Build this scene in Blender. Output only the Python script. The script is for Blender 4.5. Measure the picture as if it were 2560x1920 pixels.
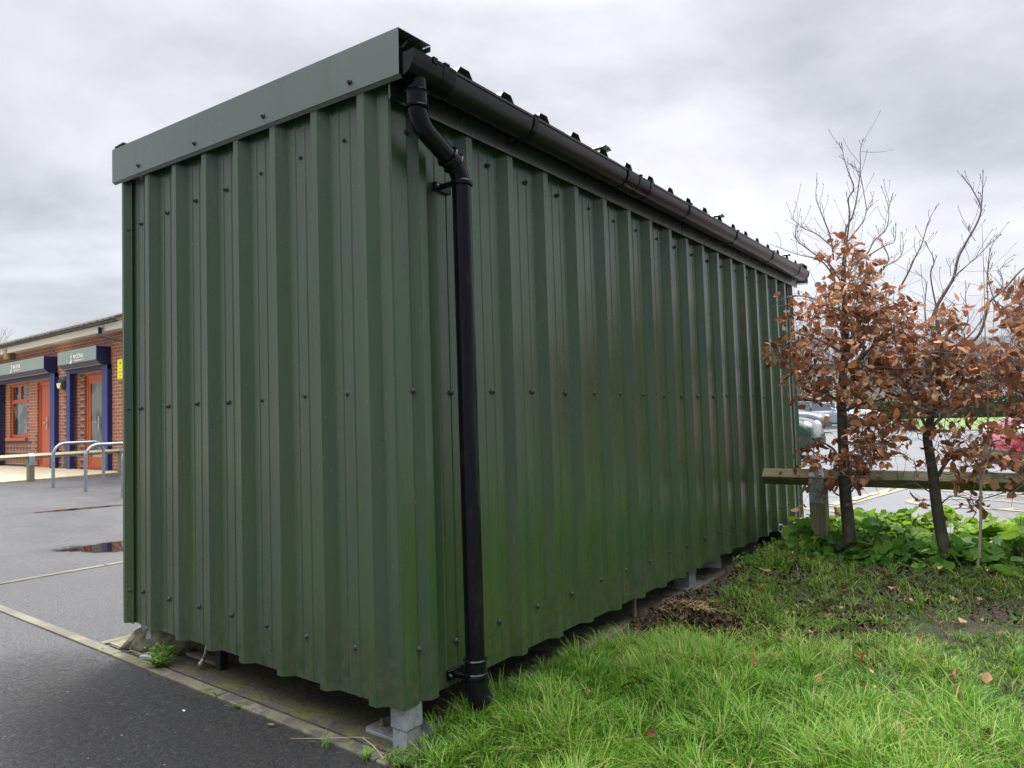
import bpy, bmesh, math, random
import numpy as np
from mathutils import Vector, Matrix
R = math.radians
random.seed(7); rng = np.random.default_rng(11)
for o in list(bpy.data.objects): bpy.data.objects.remove(o)
SC = bpy.context.scene; COL = SC.collection

# ---------------------------------------------------------------- camera
CAM = Vector((1.6615, -1.5733, 1.0607)); YAW, PITCH, ROLL = .6468, .0486, -.0309; FPX = 1505.2164*2560/2212
fw = Vector((-math.sin(YAW)*math.cos(PITCH), math.cos(YAW)*math.cos(PITCH), math.sin(PITCH)))
r0 = Vector((math.cos(YAW), math.sin(YAW), 0)); u0 = r0.cross(fw)
rt = math.cos(ROLL)*r0 + math.sin(ROLL)*u0; up = -math.sin(ROLL)*r0 + math.cos(ROLL)*u0
cd = bpy.data.cameras.new('camera'); cam = bpy.data.objects.new('camera', cd); COL.objects.link(cam)
cam.matrix_world = Matrix(((rt.x, up.x, -fw.x, CAM.x), (rt.y, up.y, -fw.y, CAM.y), (rt.z, up.z, -fw.z, CAM.z), (0, 0, 0, 1)))
cd.sensor_width = 36; cd.lens = FPX/2560*36; cd.clip_start = .05; cd.clip_end = 2000
SC.camera = cam
def ray(px, py): return fw + rt*((px-1280)/FPX) - up*((py-960)/FPX)
def at(px, py, ax=2, val=0.0):            # point of the photograph's line of sight on an axis plane
    d = ray(px, py); return CAM + d*((val-CAM[ax])/d[ax])
def atd(px, py, d): return CAM + ray(px, py)*d

# ---------------------------------------------------------------- world, sun, exposure
SUN_EL, SUN_AZ = R(56), R(-35)
w = bpy.data.worlds.new('World'); SC.world = w; w.use_nodes = True
nt = w.node_tree; N = nt.nodes; L = nt.links; N.clear()
out = N.new('ShaderNodeOutputWorld'); bg = N.new('ShaderNodeBackground'); bg.inputs[1].default_value = .1
L.new(bg.outputs[0], out.inputs[0])
sky = N.new('ShaderNodeTexSky'); sky.sky_type = 'NISHITA'; sky.sun_disc = False; sky.sun_elevation = SUN_EL; sky.sun_rotation = SUN_AZ
def wm(op, a, b=None, c=None):
    n = N.new('ShaderNodeMath'); n.operation = op
    for i, v in enumerate((a, b, c)):
        if v is None: continue
        if isinstance(v, (int, float)): n.inputs[i].default_value = v
        else: L.new(v, n.inputs[i])
    return n.outputs[0]
tc = N.new('ShaderNodeTexCoord'); sp = N.new('ShaderNodeSeparateXYZ'); L.new(tc.outputs['Generated'], sp.inputs[0])
zz = wm('MAXIMUM', sp.outputs[2], 0.0); den = wm('ADD', zz, .22)
cb = N.new('ShaderNodeCombineXYZ'); L.new(wm('DIVIDE', sp.outputs[0], den), cb.inputs[0]); L.new(wm('DIVIDE', sp.outputs[1], den), cb.inputs[1])
mp = N.new('ShaderNodeMapping'); mp.inputs['Location'].default_value = (3.1, 1.4, .4); L.new(cb.outputs[0], mp.inputs[0])
def wnoise(scale, det, rough, dist):
    n = N.new('ShaderNodeTexNoise'); n.inputs['Scale'].default_value = scale; n.inputs['Detail'].default_value = det
    n.inputs['Roughness'].default_value = rough; n.inputs['Distortion'].default_value = dist; L.new(mp.outputs[0], n.inputs['Vector']); return n.outputs[0]
nz = wm('ADD', wm('MULTIPLY', wnoise(.85, 8, .50, .6), .78), wm('MULTIPLY', wnoise(2.4, 8, .6, .3), .22))
rp = N.new('ShaderNodeValToRGB'); L.new(nz, rp.inputs[0])
e = rp.color_ramp.elements; e[0].position = .37; e[0].color = (.29, .296, .32, 1); e[1].position = .64; e[1].color = (.585, .585, .61, 1)
for p_, c_ in ((.44, (.355, .36, .385, 1)), (.51, (.43, .435, .46, 1)), (.58, (.49, .494, .52, 1))):
    q = e.new(p_); q.color = c_
# overcast brightens towards the zenith
mr = N.new('ShaderNodeMapRange'); L.new(sp.outputs[2], mr.inputs[0]); mr.interpolation_type = 'SMOOTHSTEP'
mr.inputs[1].default_value = .50; mr.inputs[2].default_value = .95; mr.inputs[3].default_value = 7.6; mr.inputs[4].default_value = 105.0
sc_ = N.new('ShaderNodeVectorMath'); sc_.operation = 'SCALE'; L.new(rp.outputs[0], sc_.inputs[0]); 
hd = wm('ADD', wm('MULTIPLY', sp.outputs[0], -.57), wm('MULTIPLY', sp.outputs[1], .82))      # cloud is thinner on the sun's side
L.new(wm('MULTIPLY', mr.outputs[0], wm('ADD', 1.0, wm('MULTIPLY', hd, .50))), sc_.inputs['Scale'])
mx = N.new('ShaderNodeMix'); mx.data_type = 'RGBA'; mx.inputs[0].default_value = .93
L.new(sky.outputs[0], mx.inputs[6]); L.new(sc_.outputs[0], mx.inputs[7]); L.new(mx.outputs[2], bg.inputs[0])
sd = bpy.data.lights.new('sun', 'SUN'); sd.energy = 2.0; sd.angle = R(22); sd.color = (1, .97, .93)
so = bpy.data.objects.new('sun', sd); COL.objects.link(so)
# direction the light comes from
sdir = Vector((math.sin(SUN_AZ)*math.cos(SUN_EL), math.cos(SUN_AZ)*math.cos(SUN_EL), math.sin(SUN_EL)))
so.rotation_euler = sdir.to_track_quat('Z', 'Y').to_euler()
SC.view_settings.view_transform = 'Standard'; SC.view_settings.look = 'None'; SC.view_settings.exposure = .90; SC.view_settings.gamma = 1
SC.render.resolution_x = 1024; SC.render.resolution_y = 768

# ---------------------------------------------------------------- helpers
def tag(o, label=None, cat=None, group=None, kind=None):
    if label: o['label'] = label
    if cat: o['category'] = cat
    if group: o['group'] = group
    if kind: o['kind'] = kind
    return o
def thing(name, loc, label, cat, group=None, rz=0):
    o = bpy.data.objects.new(name, None); COL.objects.link(o); o.location = loc; o.rotation_euler = (0, 0, rz)
    o.empty_display_size = .2
    return tag(o, label, cat, group)
class MB:
    def __init__(s): s.v = []; s.f = []; s.m = []; s.mi = 0; s.smooth = False
    def add(s, vs, fs):
        b = len(s.v); s.v += [tuple(p) for p in vs]; s.f += [tuple(i+b for i in f) for f in fs]; s.m += [s.mi]*len(fs)
    def box(s, a, b, rz=0, c=None):
        x0, y0, z0 = a; x1, y1, z1 = b
        p = [Vector(q) for q in ((x0, y0, z0), (x1, y0, z0), (x1, y1, z0), (x0, y1, z0), (x0, y0, z1), (x1, y0, z1), (x1, y1, z1), (x0, y1, z1))]
        if rz:
            c = Vector(c) if c else Vector(((x0+x1)/2, (y0+y1)/2, 0)); M = Matrix.Rotation(rz, 3, 'Z'); p = [M @ (q-c) + c for q in p]
        s.add(p, [(0, 3, 2, 1), (4, 5, 6, 7), (0, 1, 5, 4), (1, 2, 6, 5), (2, 3, 7, 6), (3, 0, 4, 7)])
    def prism(s, prof, ax, a, b):      # prof: 2D points of the two other axes, extruded along axis ax
        n = len(prof)
        def mk(p, t):
            q = [p[0], p[1]]; q.insert(ax, t); return q
        s.add([mk(p, a) for p in prof]+[mk(p, b) for p in prof],
              [tuple(range(n))[::-1], tuple(range(n, 2*n))]+[(i, (i+1) % n, n+(i+1) % n, n+i) for i in range(n)])
    def tube(s, pts, rad, seg=8, caps=True):
        pts = [Vector(p) for p in pts]
        if not hasattr(rad, '__len__'): rad = [rad]*len(pts)
        t = (pts[1]-pts[0]).normalized(); n = t.orthogonal().normalized(); vs = []
        for i, p in enumerate(pts):
            a = pts[max(0, i-1)]; b = pts[min(len(pts)-1, i+1)]; t2 = (b-a)
            t2 = t2.normalized() if t2.length > 1e-9 else t
            n = (n - t2*n.dot(t2)); n = n.normalized() if n.length > 1e-6 else t2.orthogonal().normalized(); bt = t2.cross(n); t = t2
            for k in range(seg):
                an = 2*math.pi*k/seg; vs.append(p + n*math.cos(an)*rad[i] + bt*math.sin(an)*rad[i])
        m = len(pts); fs = [(i*seg+k, i*seg+(k+1) % seg, (i+1)*seg+(k+1) % seg, (i+1)*seg+k) for i in range(m-1) for k in range(seg)]
        if caps: fs += [tuple(range(seg))[::-1], tuple(range((m-1)*seg, m*seg))]
        s.add(vs, fs)
    def lathe(s, prof, c, axis='Z', seg=16):    # prof (r, h)
        vs = []
        for r_, h in prof:
            for k in range(seg):
                an = 2*math.pi*k/seg; a, b = r_*math.cos(an), r_*math.sin(an)
                q = {'Z': (a, b, h), 'X': (h, a, b), 'Y': (a, h, b)}[axis]; vs.append(Vector(q)+Vector(c))
        m = len(prof); s.add(vs, [(i*seg+k, i*seg+(k+1) % seg, (i+1)*seg+(k+1) % seg, (i+1)*seg+k) for i in range(m-1) for k in range(seg)]+[tuple(range(seg))[::-1], tuple(range((m-1)*seg, m*seg))])
    def quad(s, *p): s.add(p, [tuple(range(len(p)))])
    def build(s, name, mats, parent=None, smooth=False, bevel=0, origin=None):
        me = bpy.data.meshes.new(name); O = Vector(origin) if origin else (Vector(parent.location) if parent and parent.type == 'EMPTY' else Vector((0, 0, 0)))
        if parent and parent.type != 'EMPTY': O = Vector(parent['_o']) if '_o' in parent else Vector((0, 0, 0))
        me.from_pydata([tuple(Vector(p)-O) for p in s.v], [], s.f)
        if not isinstance(mats, (list, tuple)): mats = [mats]
        for m in mats: me.materials.append(m)
        if len(mats) > 1: me.polygons.foreach_set('material_index', s.m)
        bm = bmesh.new(); bm.from_mesh(me); bmesh.ops.recalc_face_normals(bm, faces=bm.faces); bm.to_mesh(me); bm.free()
        o = bpy.data.objects.new(name, me); COL.objects.link(o)
        if parent: o.parent = parent
        elif origin: o.location = O
        if smooth:
            me.polygons.foreach_set('use_smooth', [True]*len(me.polygons))
            try: me.set_sharp_from_angle(angle=R(38))
            except Exception: pass
        if bevel:
            b = o.modifiers.new('bevel', 'BEVEL'); b.width = bevel; b.segments = 2; b.limit_method = 'ANGLE'; b.angle_limit = R(40)
        return o
def solid(o, t):
    m = o.modifiers.new('solid', 'SOLIDIFY'); m.thickness = t; m.offset = -1; return o

# ---------------------------------------------------------------- materials
class Mat:
    def __init__(s, name, color=(.5, .5, .5), rough=.5, metal=0, spec=.5):
        s.m = bpy.data.materials.new(name); s.m.use_nodes = True; s.t = s.m.node_tree; s.N = s.t.nodes; s.b = s.N['Principled BSDF']
        s.b.inputs['Base Color'].default_value = (*color, 1); s.b.inputs['Roughness'].default_value = rough
        s.b.inputs['Metallic'].default_value = metal; s.b.inputs['Specular IOR Level'].default_value = spec; s._c = {}
    def coord(s, kind='Object'):
        if kind not in s._c:
            n = s.N.new('ShaderNodeTexCoord') if kind != 'World' else s.N.new('ShaderNodeNewGeometry')
            s._c[kind] = n.outputs[kind if kind != 'World' else 'Position']
        return s._c[kind]
    def link(s, a, b): s.t.links.new(a, b)
    def setin(s, i, v):
        if isinstance(v, (int, float)): i.default_value = v
        elif isinstance(v, tuple): i.default_value = v if len(v) != 3 or len(i.default_value) == 3 else (*v, 1)
        else: s.link(v, i)
    def math(s, op, a, b=0.0, clamp=False):
        n = s.N.new('ShaderNodeMath'); n.operation = op; n.use_clamp = clamp; s.setin(n.inputs[0], a); s.setin(n.inputs[1], b); return n.outputs[0]
    def noise(s, scale, detail=4, rough=.55, vec=None, sc3=None, dist=0):
        n = s.N.new('ShaderNodeTexNoise'); n.inputs['Scale'].default_value = scale; n.inputs['Detail'].default_value = detail
        n.inputs['Roughness'].default_value = rough; n.inputs['Distortion'].default_value = dist
        v = vec or s.coord('World')
        if sc3:
            m = s.N.new('ShaderNodeMapping'); m.inputs['Scale'].default_value = sc3; s.link(v, m.inputs[0]); v = m.outputs[0]
        s.link(v, n.inputs['Vector']); return n.outputs[0]
    def voro(s, scale, sc3=None, feat='F1', out='Distance'):
        n = s.N.new('ShaderNodeTexVoronoi'); n.feature = feat; n.inputs['Scale'].default_value = scale; v = s.coord('World')
        if sc3:
            m = s.N.new('ShaderNodeMapping'); m.inputs['Scale'].default_value = sc3; s.link(v, m.inputs[0]); v = m.outputs[0]
        s.link(v, n.inputs['Vector']); return n.outputs[out]
    def ramp(s, f, stops):
        n = s.N.new('ShaderNodeValToRGB'); s.link(f, n.inputs[0]); e = n.color_ramp.elements
        while len(e) < len(stops): e.new(.5)
        for q, (p, c) in zip(e, stops):
            q.position = p; q.color = (*c, 1) if isinstance(c, tuple) else (c, c, c, 1)
        return n.outputs[0]
    def rng(s, f, a, b, c=0.0, d=1.0):
        n = s.N.new('ShaderNodeMapRange'); s.link(f, n.inputs[0]); n.interpolation_type = 'SMOOTHSTEP'
        for i, v in enumerate((a, b, c, d)): n.inputs[i+1].default_value = v
        return n.outputs[0]
    def mix(s, f, a, b, mode='MIX'):
        n = s.N.new('ShaderNodeMix'); n.data_type = 'RGBA'; n.blend_type = mode
        s.setin(n.inputs[0], f); s.setin(n.inputs[6], a); s.setin(n.inputs[7], b); return n.outputs[2]
    def xyz(s, kind='World'):
        n = s.N.new('ShaderNodeSeparateXYZ'); s.link(s.coord(kind), n.inputs[0]); return n.outputs
    def color(s, c): s.setin(s.b.inputs['Base Color'], c); return s
    def rough(s, c): s.setin(s.b.inputs['Roughness'], c); return s
    def bump(s, h, strength=.3, dist=.01):
        n = s.N.new('ShaderNodeBump'); n.inputs['Strength'].default_value = strength; n.inputs['Distance'].default_value = dist
        s.link(h, n.inputs['Height']); s.link(n.outputs[0], s.b.inputs['Normal']); return s
    def attr(s, name):
        n = s.N.new('ShaderNodeAttribute'); n.attribute_name = name; return n.outputs['Fac']

def mat_green(name, base=(.026, .060, .027), algae=1.0):
    m = Mat(name, base, .3, 0, .9)
    streak = m.noise(7, 5, .6, sc3=(3, 3, .12)); big = m.noise(1.3, 3); z = m.xyz()[2]
    low = m.math('MULTIPLY', m.rng(z, 2.0, .2), .9*algae)
    al = m.math('MULTIPLY', m.rng(m.math('ADD', m.math('MULTIPLY', streak, .6), m.math('MULTIPLY', big, .4)), .36, .64), low)
    c = m.mix(al, (*base, 1), (.038, .076, .017, 1))
    grime = m.rng(m.noise(16, 6, .7, sc3=(2, 2, .35)), .48, .72)
    c = m.mix(m.math('MULTIPLY', grime, .28), c, (.065, .075, .035, 1))
    drib = m.rng(m.noise(40, 3, .6, sc3=(1.2, 1.2, .04)), .55, .75); c = m.mix(m.math('MULTIPLY', drib, .32), c, (.075, .105, .055, 1))
    sp = m.voro(60, (1, 1, .6)); rnd = m.noise(4, 3)
    sm = m.math('MULTIPLY', m.rng(sp, .115, .07), m.rng(rnd, .50, .62)); c = m.mix(m.math('MULTIPLY', sm, .65), c, (.26, .30, .20, 1))
    bs = m.math('MULTIPLY', m.rng(z, .50, .14), m.rng(m.noise(26, 6, .7), .38, .66)); c = m.mix(m.math('MULTIPLY', bs, .55*algae), c, (.095, .092, .058, 1))
    m.color(c); m.rough(m.math('ADD', .18, m.math('MULTIPLY', m.noise(9, 5, sc3=(1,1,.3)), .22)))
    m.bump(m.math('ADD', m.math('MULTIPLY', m.noise(420, 2), .35), m.noise(5, 2, sc3=(1, 1, .2))), .12, .006); return m.m
M = {}
M['green'] = mat_green('green_paint')
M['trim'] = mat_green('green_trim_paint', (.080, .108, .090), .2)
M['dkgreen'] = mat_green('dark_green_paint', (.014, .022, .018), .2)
m = Mat('screw_cap', (.040, .055, .045), .6, 0, .3); M['screw'] = m.m
m = Mat('black_plastic', (.008, .008, .011), .16, 0, .3); f = m.noise(30, 5, .7, sc3=(1, .15, .3))
m.color(m.mix(m.rng(f, .5, .75), (.004, .004, .007, 1), (.016, .012, .014, 1))); m.rough(m.math('ADD', .06, m.math('MULTIPLY', m.noise(12, 6, .7), .22))); M['blk'] = m.m
m = Mat('gutter_plastic', (.02, .013, .015), .3); f = m.noise(14, 6, .7, sc3=(2, .12, 1))
m.color(m.mix(m.rng(f, .42, .7), (.004, .004, .006, 1), (.024, .012, .014, 1))); m.rough(m.math('ADD', .16, m.math('MULTIPLY', m.noise(15, 6, .7, sc3=(1, .2, 1)), .32))); M['gut'] = m.m
m = Mat('galvanised', (.42, .45, .48), .5, .55); f = m.voro(45, out='Color')
bw = m.N.new('ShaderNodeRGBToBW'); m.link(f, bw.inputs[0])
m.color(m.mix(m.rng(m.noise(28, 6, .7), .5, .75), m.ramp(bw.outputs[0], [(0, (.30, .33, .36)), (1, (.48, .51, .54))]), (.20, .18, .13, 1))); m.rough(m.math('ADD', .38, m.math('MULTIPLY', m.noise(30, 4), .3))); M['galv'] = m.m
m = Mat('steel_tube', (.33, .37, .41), .5, .4); m.color(m.ramp(m.noise(45, 5, .7), [(.35, (.17, .20, .22)), (.65, (.36, .40, .43))])); M['hoop'] = m.m
m = Mat('bolt_metal', (.30, .26, .16), .5, .7); M['bolt'] = m.m
# wet asphalt
m = Mat('wet_asphalt', (.05, .05, .05), .5)
x, y, z = m.xyz()
big = m.noise(.55, 4, .6); mid = m.noise(2.3, 5, .6); grain = m.math('ADD', m.math('MULTIPLY', m.noise(230, 2, .7), .55), m.math('MULTIPLY', m.noise(75, 3, .7), .45)); vg = m.voro(110)
def ell(cx, cy, rx, ry, ang=0.0):
    dx = m.math('SUBTRACT', x, cx); dy = m.math('SUBTRACT', y, cy); c, s_ = math.cos(ang), math.sin(ang)
    a = m.math('DIVIDE', m.math('ADD', m.math('MULTIPLY', dx, c), m.math('MULTIPLY', dy, s_)), rx)
    b = m.math('DIVIDE', m.math('SUBTRACT', m.math('MULTIPLY', dy, c), m.math('MULTIPLY', dx, s_)), ry)
    return m.math('SQRT', m.math('ADD', m.math('MULTIPLY', a, a), m.math('MULTIPLY', b, b)))
wob = m.math('MULTIPLY', m.math('SUBTRACT', m.noise(3.2, 6, .65), .5), .9)
pd = m.math('MINIMUM', ell(-4.95, 1.56, .72, .30, .95), m.math('ADD', ell(-8.3, 2.3, .65, .12, 1.35), .2))
puddle = m.rng(m.math('ADD', pd, wob), 1.12, .88)
rim = m.rng(m.math('ADD', pd, wob), 1.7, .95)
near = m.math('MULTIPLY', m.rng(ell(-.75, -.36, 1.45, .46, 0), 1.35, .3), m.rng(m.noise(22, 6, .7), .30, .55))   # crumbly moss and silt by the kerb
farf = m.rng(x, -3.6, -7.5)
base = m.ramp(grain, [(.34, (.014, .014, .014)), (.52, (.040, .040, .040)), (.66, (.16, .157, .15))])
base = m.mix(m.math('MULTIPLY', rim, .55), base, (.022, .019, .017, 1)); base = m.mix(m.math('MULTIPLY', near, .45), base, (.020, .019, .016, 1))
base = m.mix(puddle, base, (.012, .009, .007, 1))
m.color(base)
wet = m.math('MULTIPLY', m.rng(m.math('ADD', m.math('MULTIPLY', big, .6), m.math('MULTIPLY', mid, .4)), .36, .66), .8)
ro = m.math('SUBTRACT', .52, m.math('MULTIPLY', wet, .20)); ro = m.math('ADD', ro, m.math('MULTIPLY', near, .3)); ro = m.math('MULTIPLY', ro, m.math('SUBTRACT', 1.0, m.math('MULTIPLY', puddle, .97)))
m.rough(ro); m.b.inputs['Specular IOR Level'].default_value = .34
h = m.math('ADD', m.math('MULTIPLY', vg, 1.0), m.math('MULTIPLY', grain, .8)); h = m.math('ADD', h, m.math('MULTIPLY', m.math('MULTIPLY', near, m.noise(34, 7, .75)), 16.0))
h = m.math('MULTIPLY', h, m.math('SUBTRACT', 1.0, puddle)); h = m.math('MULTIPLY', h, m.math('SUBTRACT', 1.0, m.math('MULTIPLY', farf, .5)))
m.bump(h, .8, .005); M['asph'] = m.m
m = Mat('car_park_asphalt', (.07, .07, .072), .4); g_ = m.noise(60, 4, .7); m.color(m.ramp(g_, [(.3, (.08, .08, .082)), (.7, (.15, .15, .152))]))
m.rough(m.math('ADD', .18, m.math('MULTIPLY', m.noise(.9, 5), .3))); m.bump(m.noise(150, 3, .7), .4, .004); m.b.inputs['Specular IOR Level'].default_value = .7; M['park'] = m.m
m = Mat('road_paint', (.3, .27, .18), .6); m.color(m.mix(m.rng(m.noise(30, 6, .7), .45, .7), (.20, .18, .11, 1), (.10, .095, .08, 1))); M['paint'] = m.m
m = Mat('kerb_concrete', (.3, .28, .2), .8); f1 = m.noise(3.2, 5); f2 = m.noise(34, 6, .75)
kc = m.mix(m.rng(f1, .38, .62), (.085, .074, .055, 1), (.135, .128, .085, 1)); kc = m.mix(m.rng(m.noise(11, 6, .7), .50, .62), kc, (.11, .12, .035, 1))
xk = m.xyz()[0]; kc = m.mix(m.math('MULTIPLY', m.rng(m.noise(13, 6, .72), .47, .56), m.rng(xk, -1.75, -1.2)), kc, (.055, .050, .040, 1))
m.color(m.mix(m.rng(f2, .62, .72), kc, (.05, .045, .035, 1))); m.bump(f2, .4, .004); M['kerb'] = m.m
m = Mat('mossy_soil', (.05, .04, .03), .9); f1 = m.noise(4.5, 6, .65); f2 = m.noise(70, 5, .75)
c = m.ramp(f2, [(.3, (.03, .026, .020)), (.55, (.085, .074, .055)), (.75, (.22, .19, .15))]); c = m.mix(m.math('MULTIPLY', m.rng(f1, .44, .62), .8), c, (.11, .125, .025, 1)); m.color(c)
m.bump(m.math('ADD', m.noise(24, 6, .7), m.math('MULTIPLY', f2, .6)), .9, .02); M['soil'] = m.m
m = Mat('lawn_soil', (.03, .025, .018), .95); f2 = m.noise(60, 6, .75); c = m.ramp(f2, [(.3, (.016, .012, .008)), (.6, (.055, .040, .026)), (.8, (.13, .10, .065))])
m.color(m.mix(m.rng(m.noise(7, 5), .45, .6), c, (.035, .055, .012, 1))); m.bump(f2, .9, .02); M['lawn'] = m.m
m = Mat('old_concrete', (.2, .19, .12), .85); f1 = m.noise(5, 6, .65); c = m.ramp(f1, [(.35, (.045, .04, .03)), (.5, (.17, .16, .10)), (.7, (.24, .23, .14))]); m.color(m.mix(m.rng(m.noise(30, 6, .7), .5, .7), c, (.04, .035, .025, 1))); m.bump(m.noise(60, 5), .4, .005); M['conc'] = m.m
def blade_mat(name, cols, trans=.35):
    m = Mat(name, cols[0], .55, 0, .25); a = m.attr('rnd'); st = [(i/(len(cols)-1), c) for i, c in enumerate(cols)]; c = m.ramp(a, st); m.color(c)
    tr = m.N.new('ShaderNodeBsdfTranslucent'); m.link(c, tr.inputs[0]); ms = m.N.new('ShaderNodeMixShader'); ms.inputs[0].default_value = trans
    o = m.N['Material Output']; m.link(m.b.outputs[0], ms.inputs[1]); m.link(tr.outputs[0], ms.inputs[2]); m.link(ms.outputs[0], o.inputs[0]); return m
M['grass'] = blade_mat('grass_blades', [(.020, .060, .006), (.050, .138, .009), (.088, .215, .012), (.135, .29, .018), (.23, .36, .055), (.34, .27, .13)], .42).m
M['weed'] = blade_mat('weed_leaf', [(.07, .15, .02), (.13, .26, .03), (.20, .33, .05)], .35).m
M['ivy'] = blade_mat('broad_leaf', [(.045, .125, .03), (.08, .20, .035), (.125, .26, .028), (.22, .35, .035)], .48).m
bl = blade_mat('beech_leaf', [(.12, .043, .022), (.22, .084, .040), (.33, .138, .066), (.44, .21, .105), (.56, .32, .17), (.66, .45, .27)], .34); bl.bump(bl.noise(90, 2), .3, .002); M['beech'] = bl.m
M['litter'] = blade_mat('dead_leaf', [(.05, .025, .015), (.12, .055, .025), (.25, .14, .07), (.40, .26, .14)], .1).m
m = Mat('mulch', (.04, .02, .014), .95, 0, .2); a = m.attr('rnd'); m.color(m.ramp(a, [(0, (.022, .013, .009)), (.5, (.065, .038, .024)), (.85, (.16, .10, .065)), (1, (.38, .25, .14))])); M['mulch'] = m.m
m = Mat('beech_bark', (.07, .07, .055), .7); m.color(m.mix(m.rng(m.noise(14, 5, .65), .45, .65), (.048, .044, .036, 1), (.080, .082, .055, 1))); m.bump(m.noise(60, 5, sc3=(1, 1, .5)), .5, .004); M['bark'] = m.m
m = Mat('twig_bark', (.12, .10, .088), .6); M['twig'] = m.m
m = Mat('pale_stem', (.28, .24, .17), .7); M['pale'] = m.m
m = Mat('weathered_timber', (.2, .18, .11), .8); f = m.noise(9, 6, .7, sc3=(.5, 12, 12)); c = m.ramp(f, [(.3, (.10, .09, .045)), (.5, (.20, .18, .095)), (.7, (.30, .27, .16))]); m.color(m.mix(m.rng(m.noise(6, 5), .5, .7), c, (.10, .12, .045, 1))); m.bump(f, .4, .003); M['timber'] = m.m
m = Mat('weathered_post', (.2, .18, .11), .8); f = m.noise(9, 6, .7, sc3=(12, 12, .6)); c = m.ramp(f, [(.3, (.10, .09, .05)), (.5, (.19, .175, .095)), (.7, (.28, .26, .15))]); m.color(c); m.bump(f, .4, .003); M['post'] = m.m
m = Mat('timber_pale', (.4, .34, .22), .75); f = m.noise(8, 6, .7, sc3=(12, .5, 12)); m.color(m.ramp(f, [(.3, (.24, .20, .12)), (.6, (.42, .37, .24)), (.8, (.52, .47, .33))])); M['tpale'] = m.m
m = Mat('deck_board', (.4, .33, .2), .7); x, y, z = m.xyz(); wv = m.math('FRACT', m.math('MULTIPLY', y, 7.0)); gap = m.rng(wv, .10, .04)
c = m.ramp(m.noise(3, 6, .7, sc3=(.6, 7, 1)), [(.3, (.28, .23, .14)), (.6, (.44, .38, .25))]); m.color(m.mix(gap, c, (.12, .08, .04, 1))); M['deck'] = m.m
# brick
def brickmat(name, c1, c2, mortar):
    m = Mat(name, c1, .8); x, y, z = m.xyz(); cmb = m.N.new('ShaderNodeCombineXYZ'); m.link(m.math('ADD', x, y), cmb.inputs[0]); m.link(z, cmb.inputs[1])
    b = m.N.new('ShaderNodeTexBrick'); m.link(cmb.outputs[0], b.inputs['Vector']); b.inputs['Scale'].default_value = 1; b.inputs['Brick Width'].default_value = .235; b.inputs['Row Height'].default_value = .0785
    b.inputs['Mortar Size'].default_value = .0085; b.inputs['Bias'].default_value = 0; b.inputs['Color1'].default_value = (*c1, 1); b.inputs['Color2'].default_value = (*c2, 1); b.inputs['Mortar'].default_value = (*mortar, 1)
    m.color(b.outputs[0]); return m.m
M['brick'] = brickmat('red_brick', (.34, .115, .058), (.25, .078, .044), (.36, .29, .23))
M['dbrick'] = Mat('dark_brick', (.055, .055, .065), .6).m
M['cap_brick'] = brickmat('band_brick', (.42, .125, .055), (.05, .05, .06), (.44, .36, .28))
for n_, c_, r_ in (('white_board', (.62, .62, .60), .5), ('brown_board', (.26, .16, .10), .7), ('navy', (.008, .022, .13), .4), ('navy_side', (.006, .012, .07), .5), ('sign_grey', (.20, .25, .24), .4), ('white', (.70, .70, .68), .6),
                  ('red_door', (.42, .075, .022), .4), ('cream_lens', (.62, .58, .30), .4), ('yellow', (.80, .76, .02), .5), ('ink', (.02, .02, .02), .6), ('chrome', (.6, .6, .62), .25), ('drape', (.55, .53, .58), .9),
                  ('beige_plastic', (.33, .24, .15), .6), ('tyre', (.012, .012, .013), .75), ('alloy', (.45, .46, .48), .35), ('dark_trim', (.02, .021, .023), .45), ('lamp_glass', (.62, .60, .52), .1), ('red_lens', (.45, .02, .02), .2),
                  ('cream_render', (.66, .62, .44), .9), ('roof_brown', (.10, .085, .065), .85), ('maroon', (.13, .02, .03), .4), ('grey_rag', (.18, .16, .12), .95), ('white_plastic', (.62, .61, .57), .5), ('stone_wall', (.25, .22, .18), .9), ('roof_slate', (.05, .052, .06), .7), ('orange', (.75, .16, .03), .3), ('pink', (.62, .16, .20), .7)):
    M[n_] = Mat(n_, c_, r_).m
M['chrome'].node_tree.nodes['Principled BSDF'].inputs['Metallic'].default_value = .9
m = Mat('roof_tile', (.06, .055, .05), .85); m.color(m.ramp(m.noise(7, 6, .7), [(.3, (.035, .032, .03)), (.7, (.12, .11, .095))])); M['tile'] = m.m
m = Mat('window_glass', (.05, .06, .06), .06, 0, .9); m.color(m.mix(m.rng(m.noise(1.7, 3), .45, .6), (.02, .03, .025, 1), (.12, .14, .12, 1))); M['glass'] = m.m
M['cglass'] = Mat('car_glass', (.05, .07, .08), .05, 0, 1.0).m
def paintmat(n, c, metal=.3):
    m = Mat(n, c, .3, metal); m.b.inputs['Coat Weight'].default_value = 1; m.b.inputs['Coat Roughness'].default_value = .06; return m.m
M['car_green'] = paintmat('green_car_paint', (.012, .05, .035)); M['car_grey'] = paintmat('graphite_car_paint', (.16, .17, .19)); M['car_white'] = paintmat('white_car_paint', (.60, .62, .66), .05)
M['car_silver'] = paintmat('silver_car_paint', (.34, .38, .46)); M['car_red'] = paintmat('red_car_paint', (.30, .008, .022), .05)
m = Mat('hedge_leaf', (.03, .06, .015), .6); m.color(m.ramp(m.noise(9, 6, .7), [(.3, (.014, .030, .010)), (.7, (.045, .085, .02))])); M['hedge'] = m.m
m = Mat('verge_turf', (.12, .24, .02), .8); m.color(m.ramp(m.noise(6, 6, .7), [(.3, (.05, .10, .015)), (.7, (.09, .155, .022))])); M['verge'] = m.m
m = Mat('far_bark', (.16, .15, .13), .9); M['farbark'] = m.m
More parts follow.
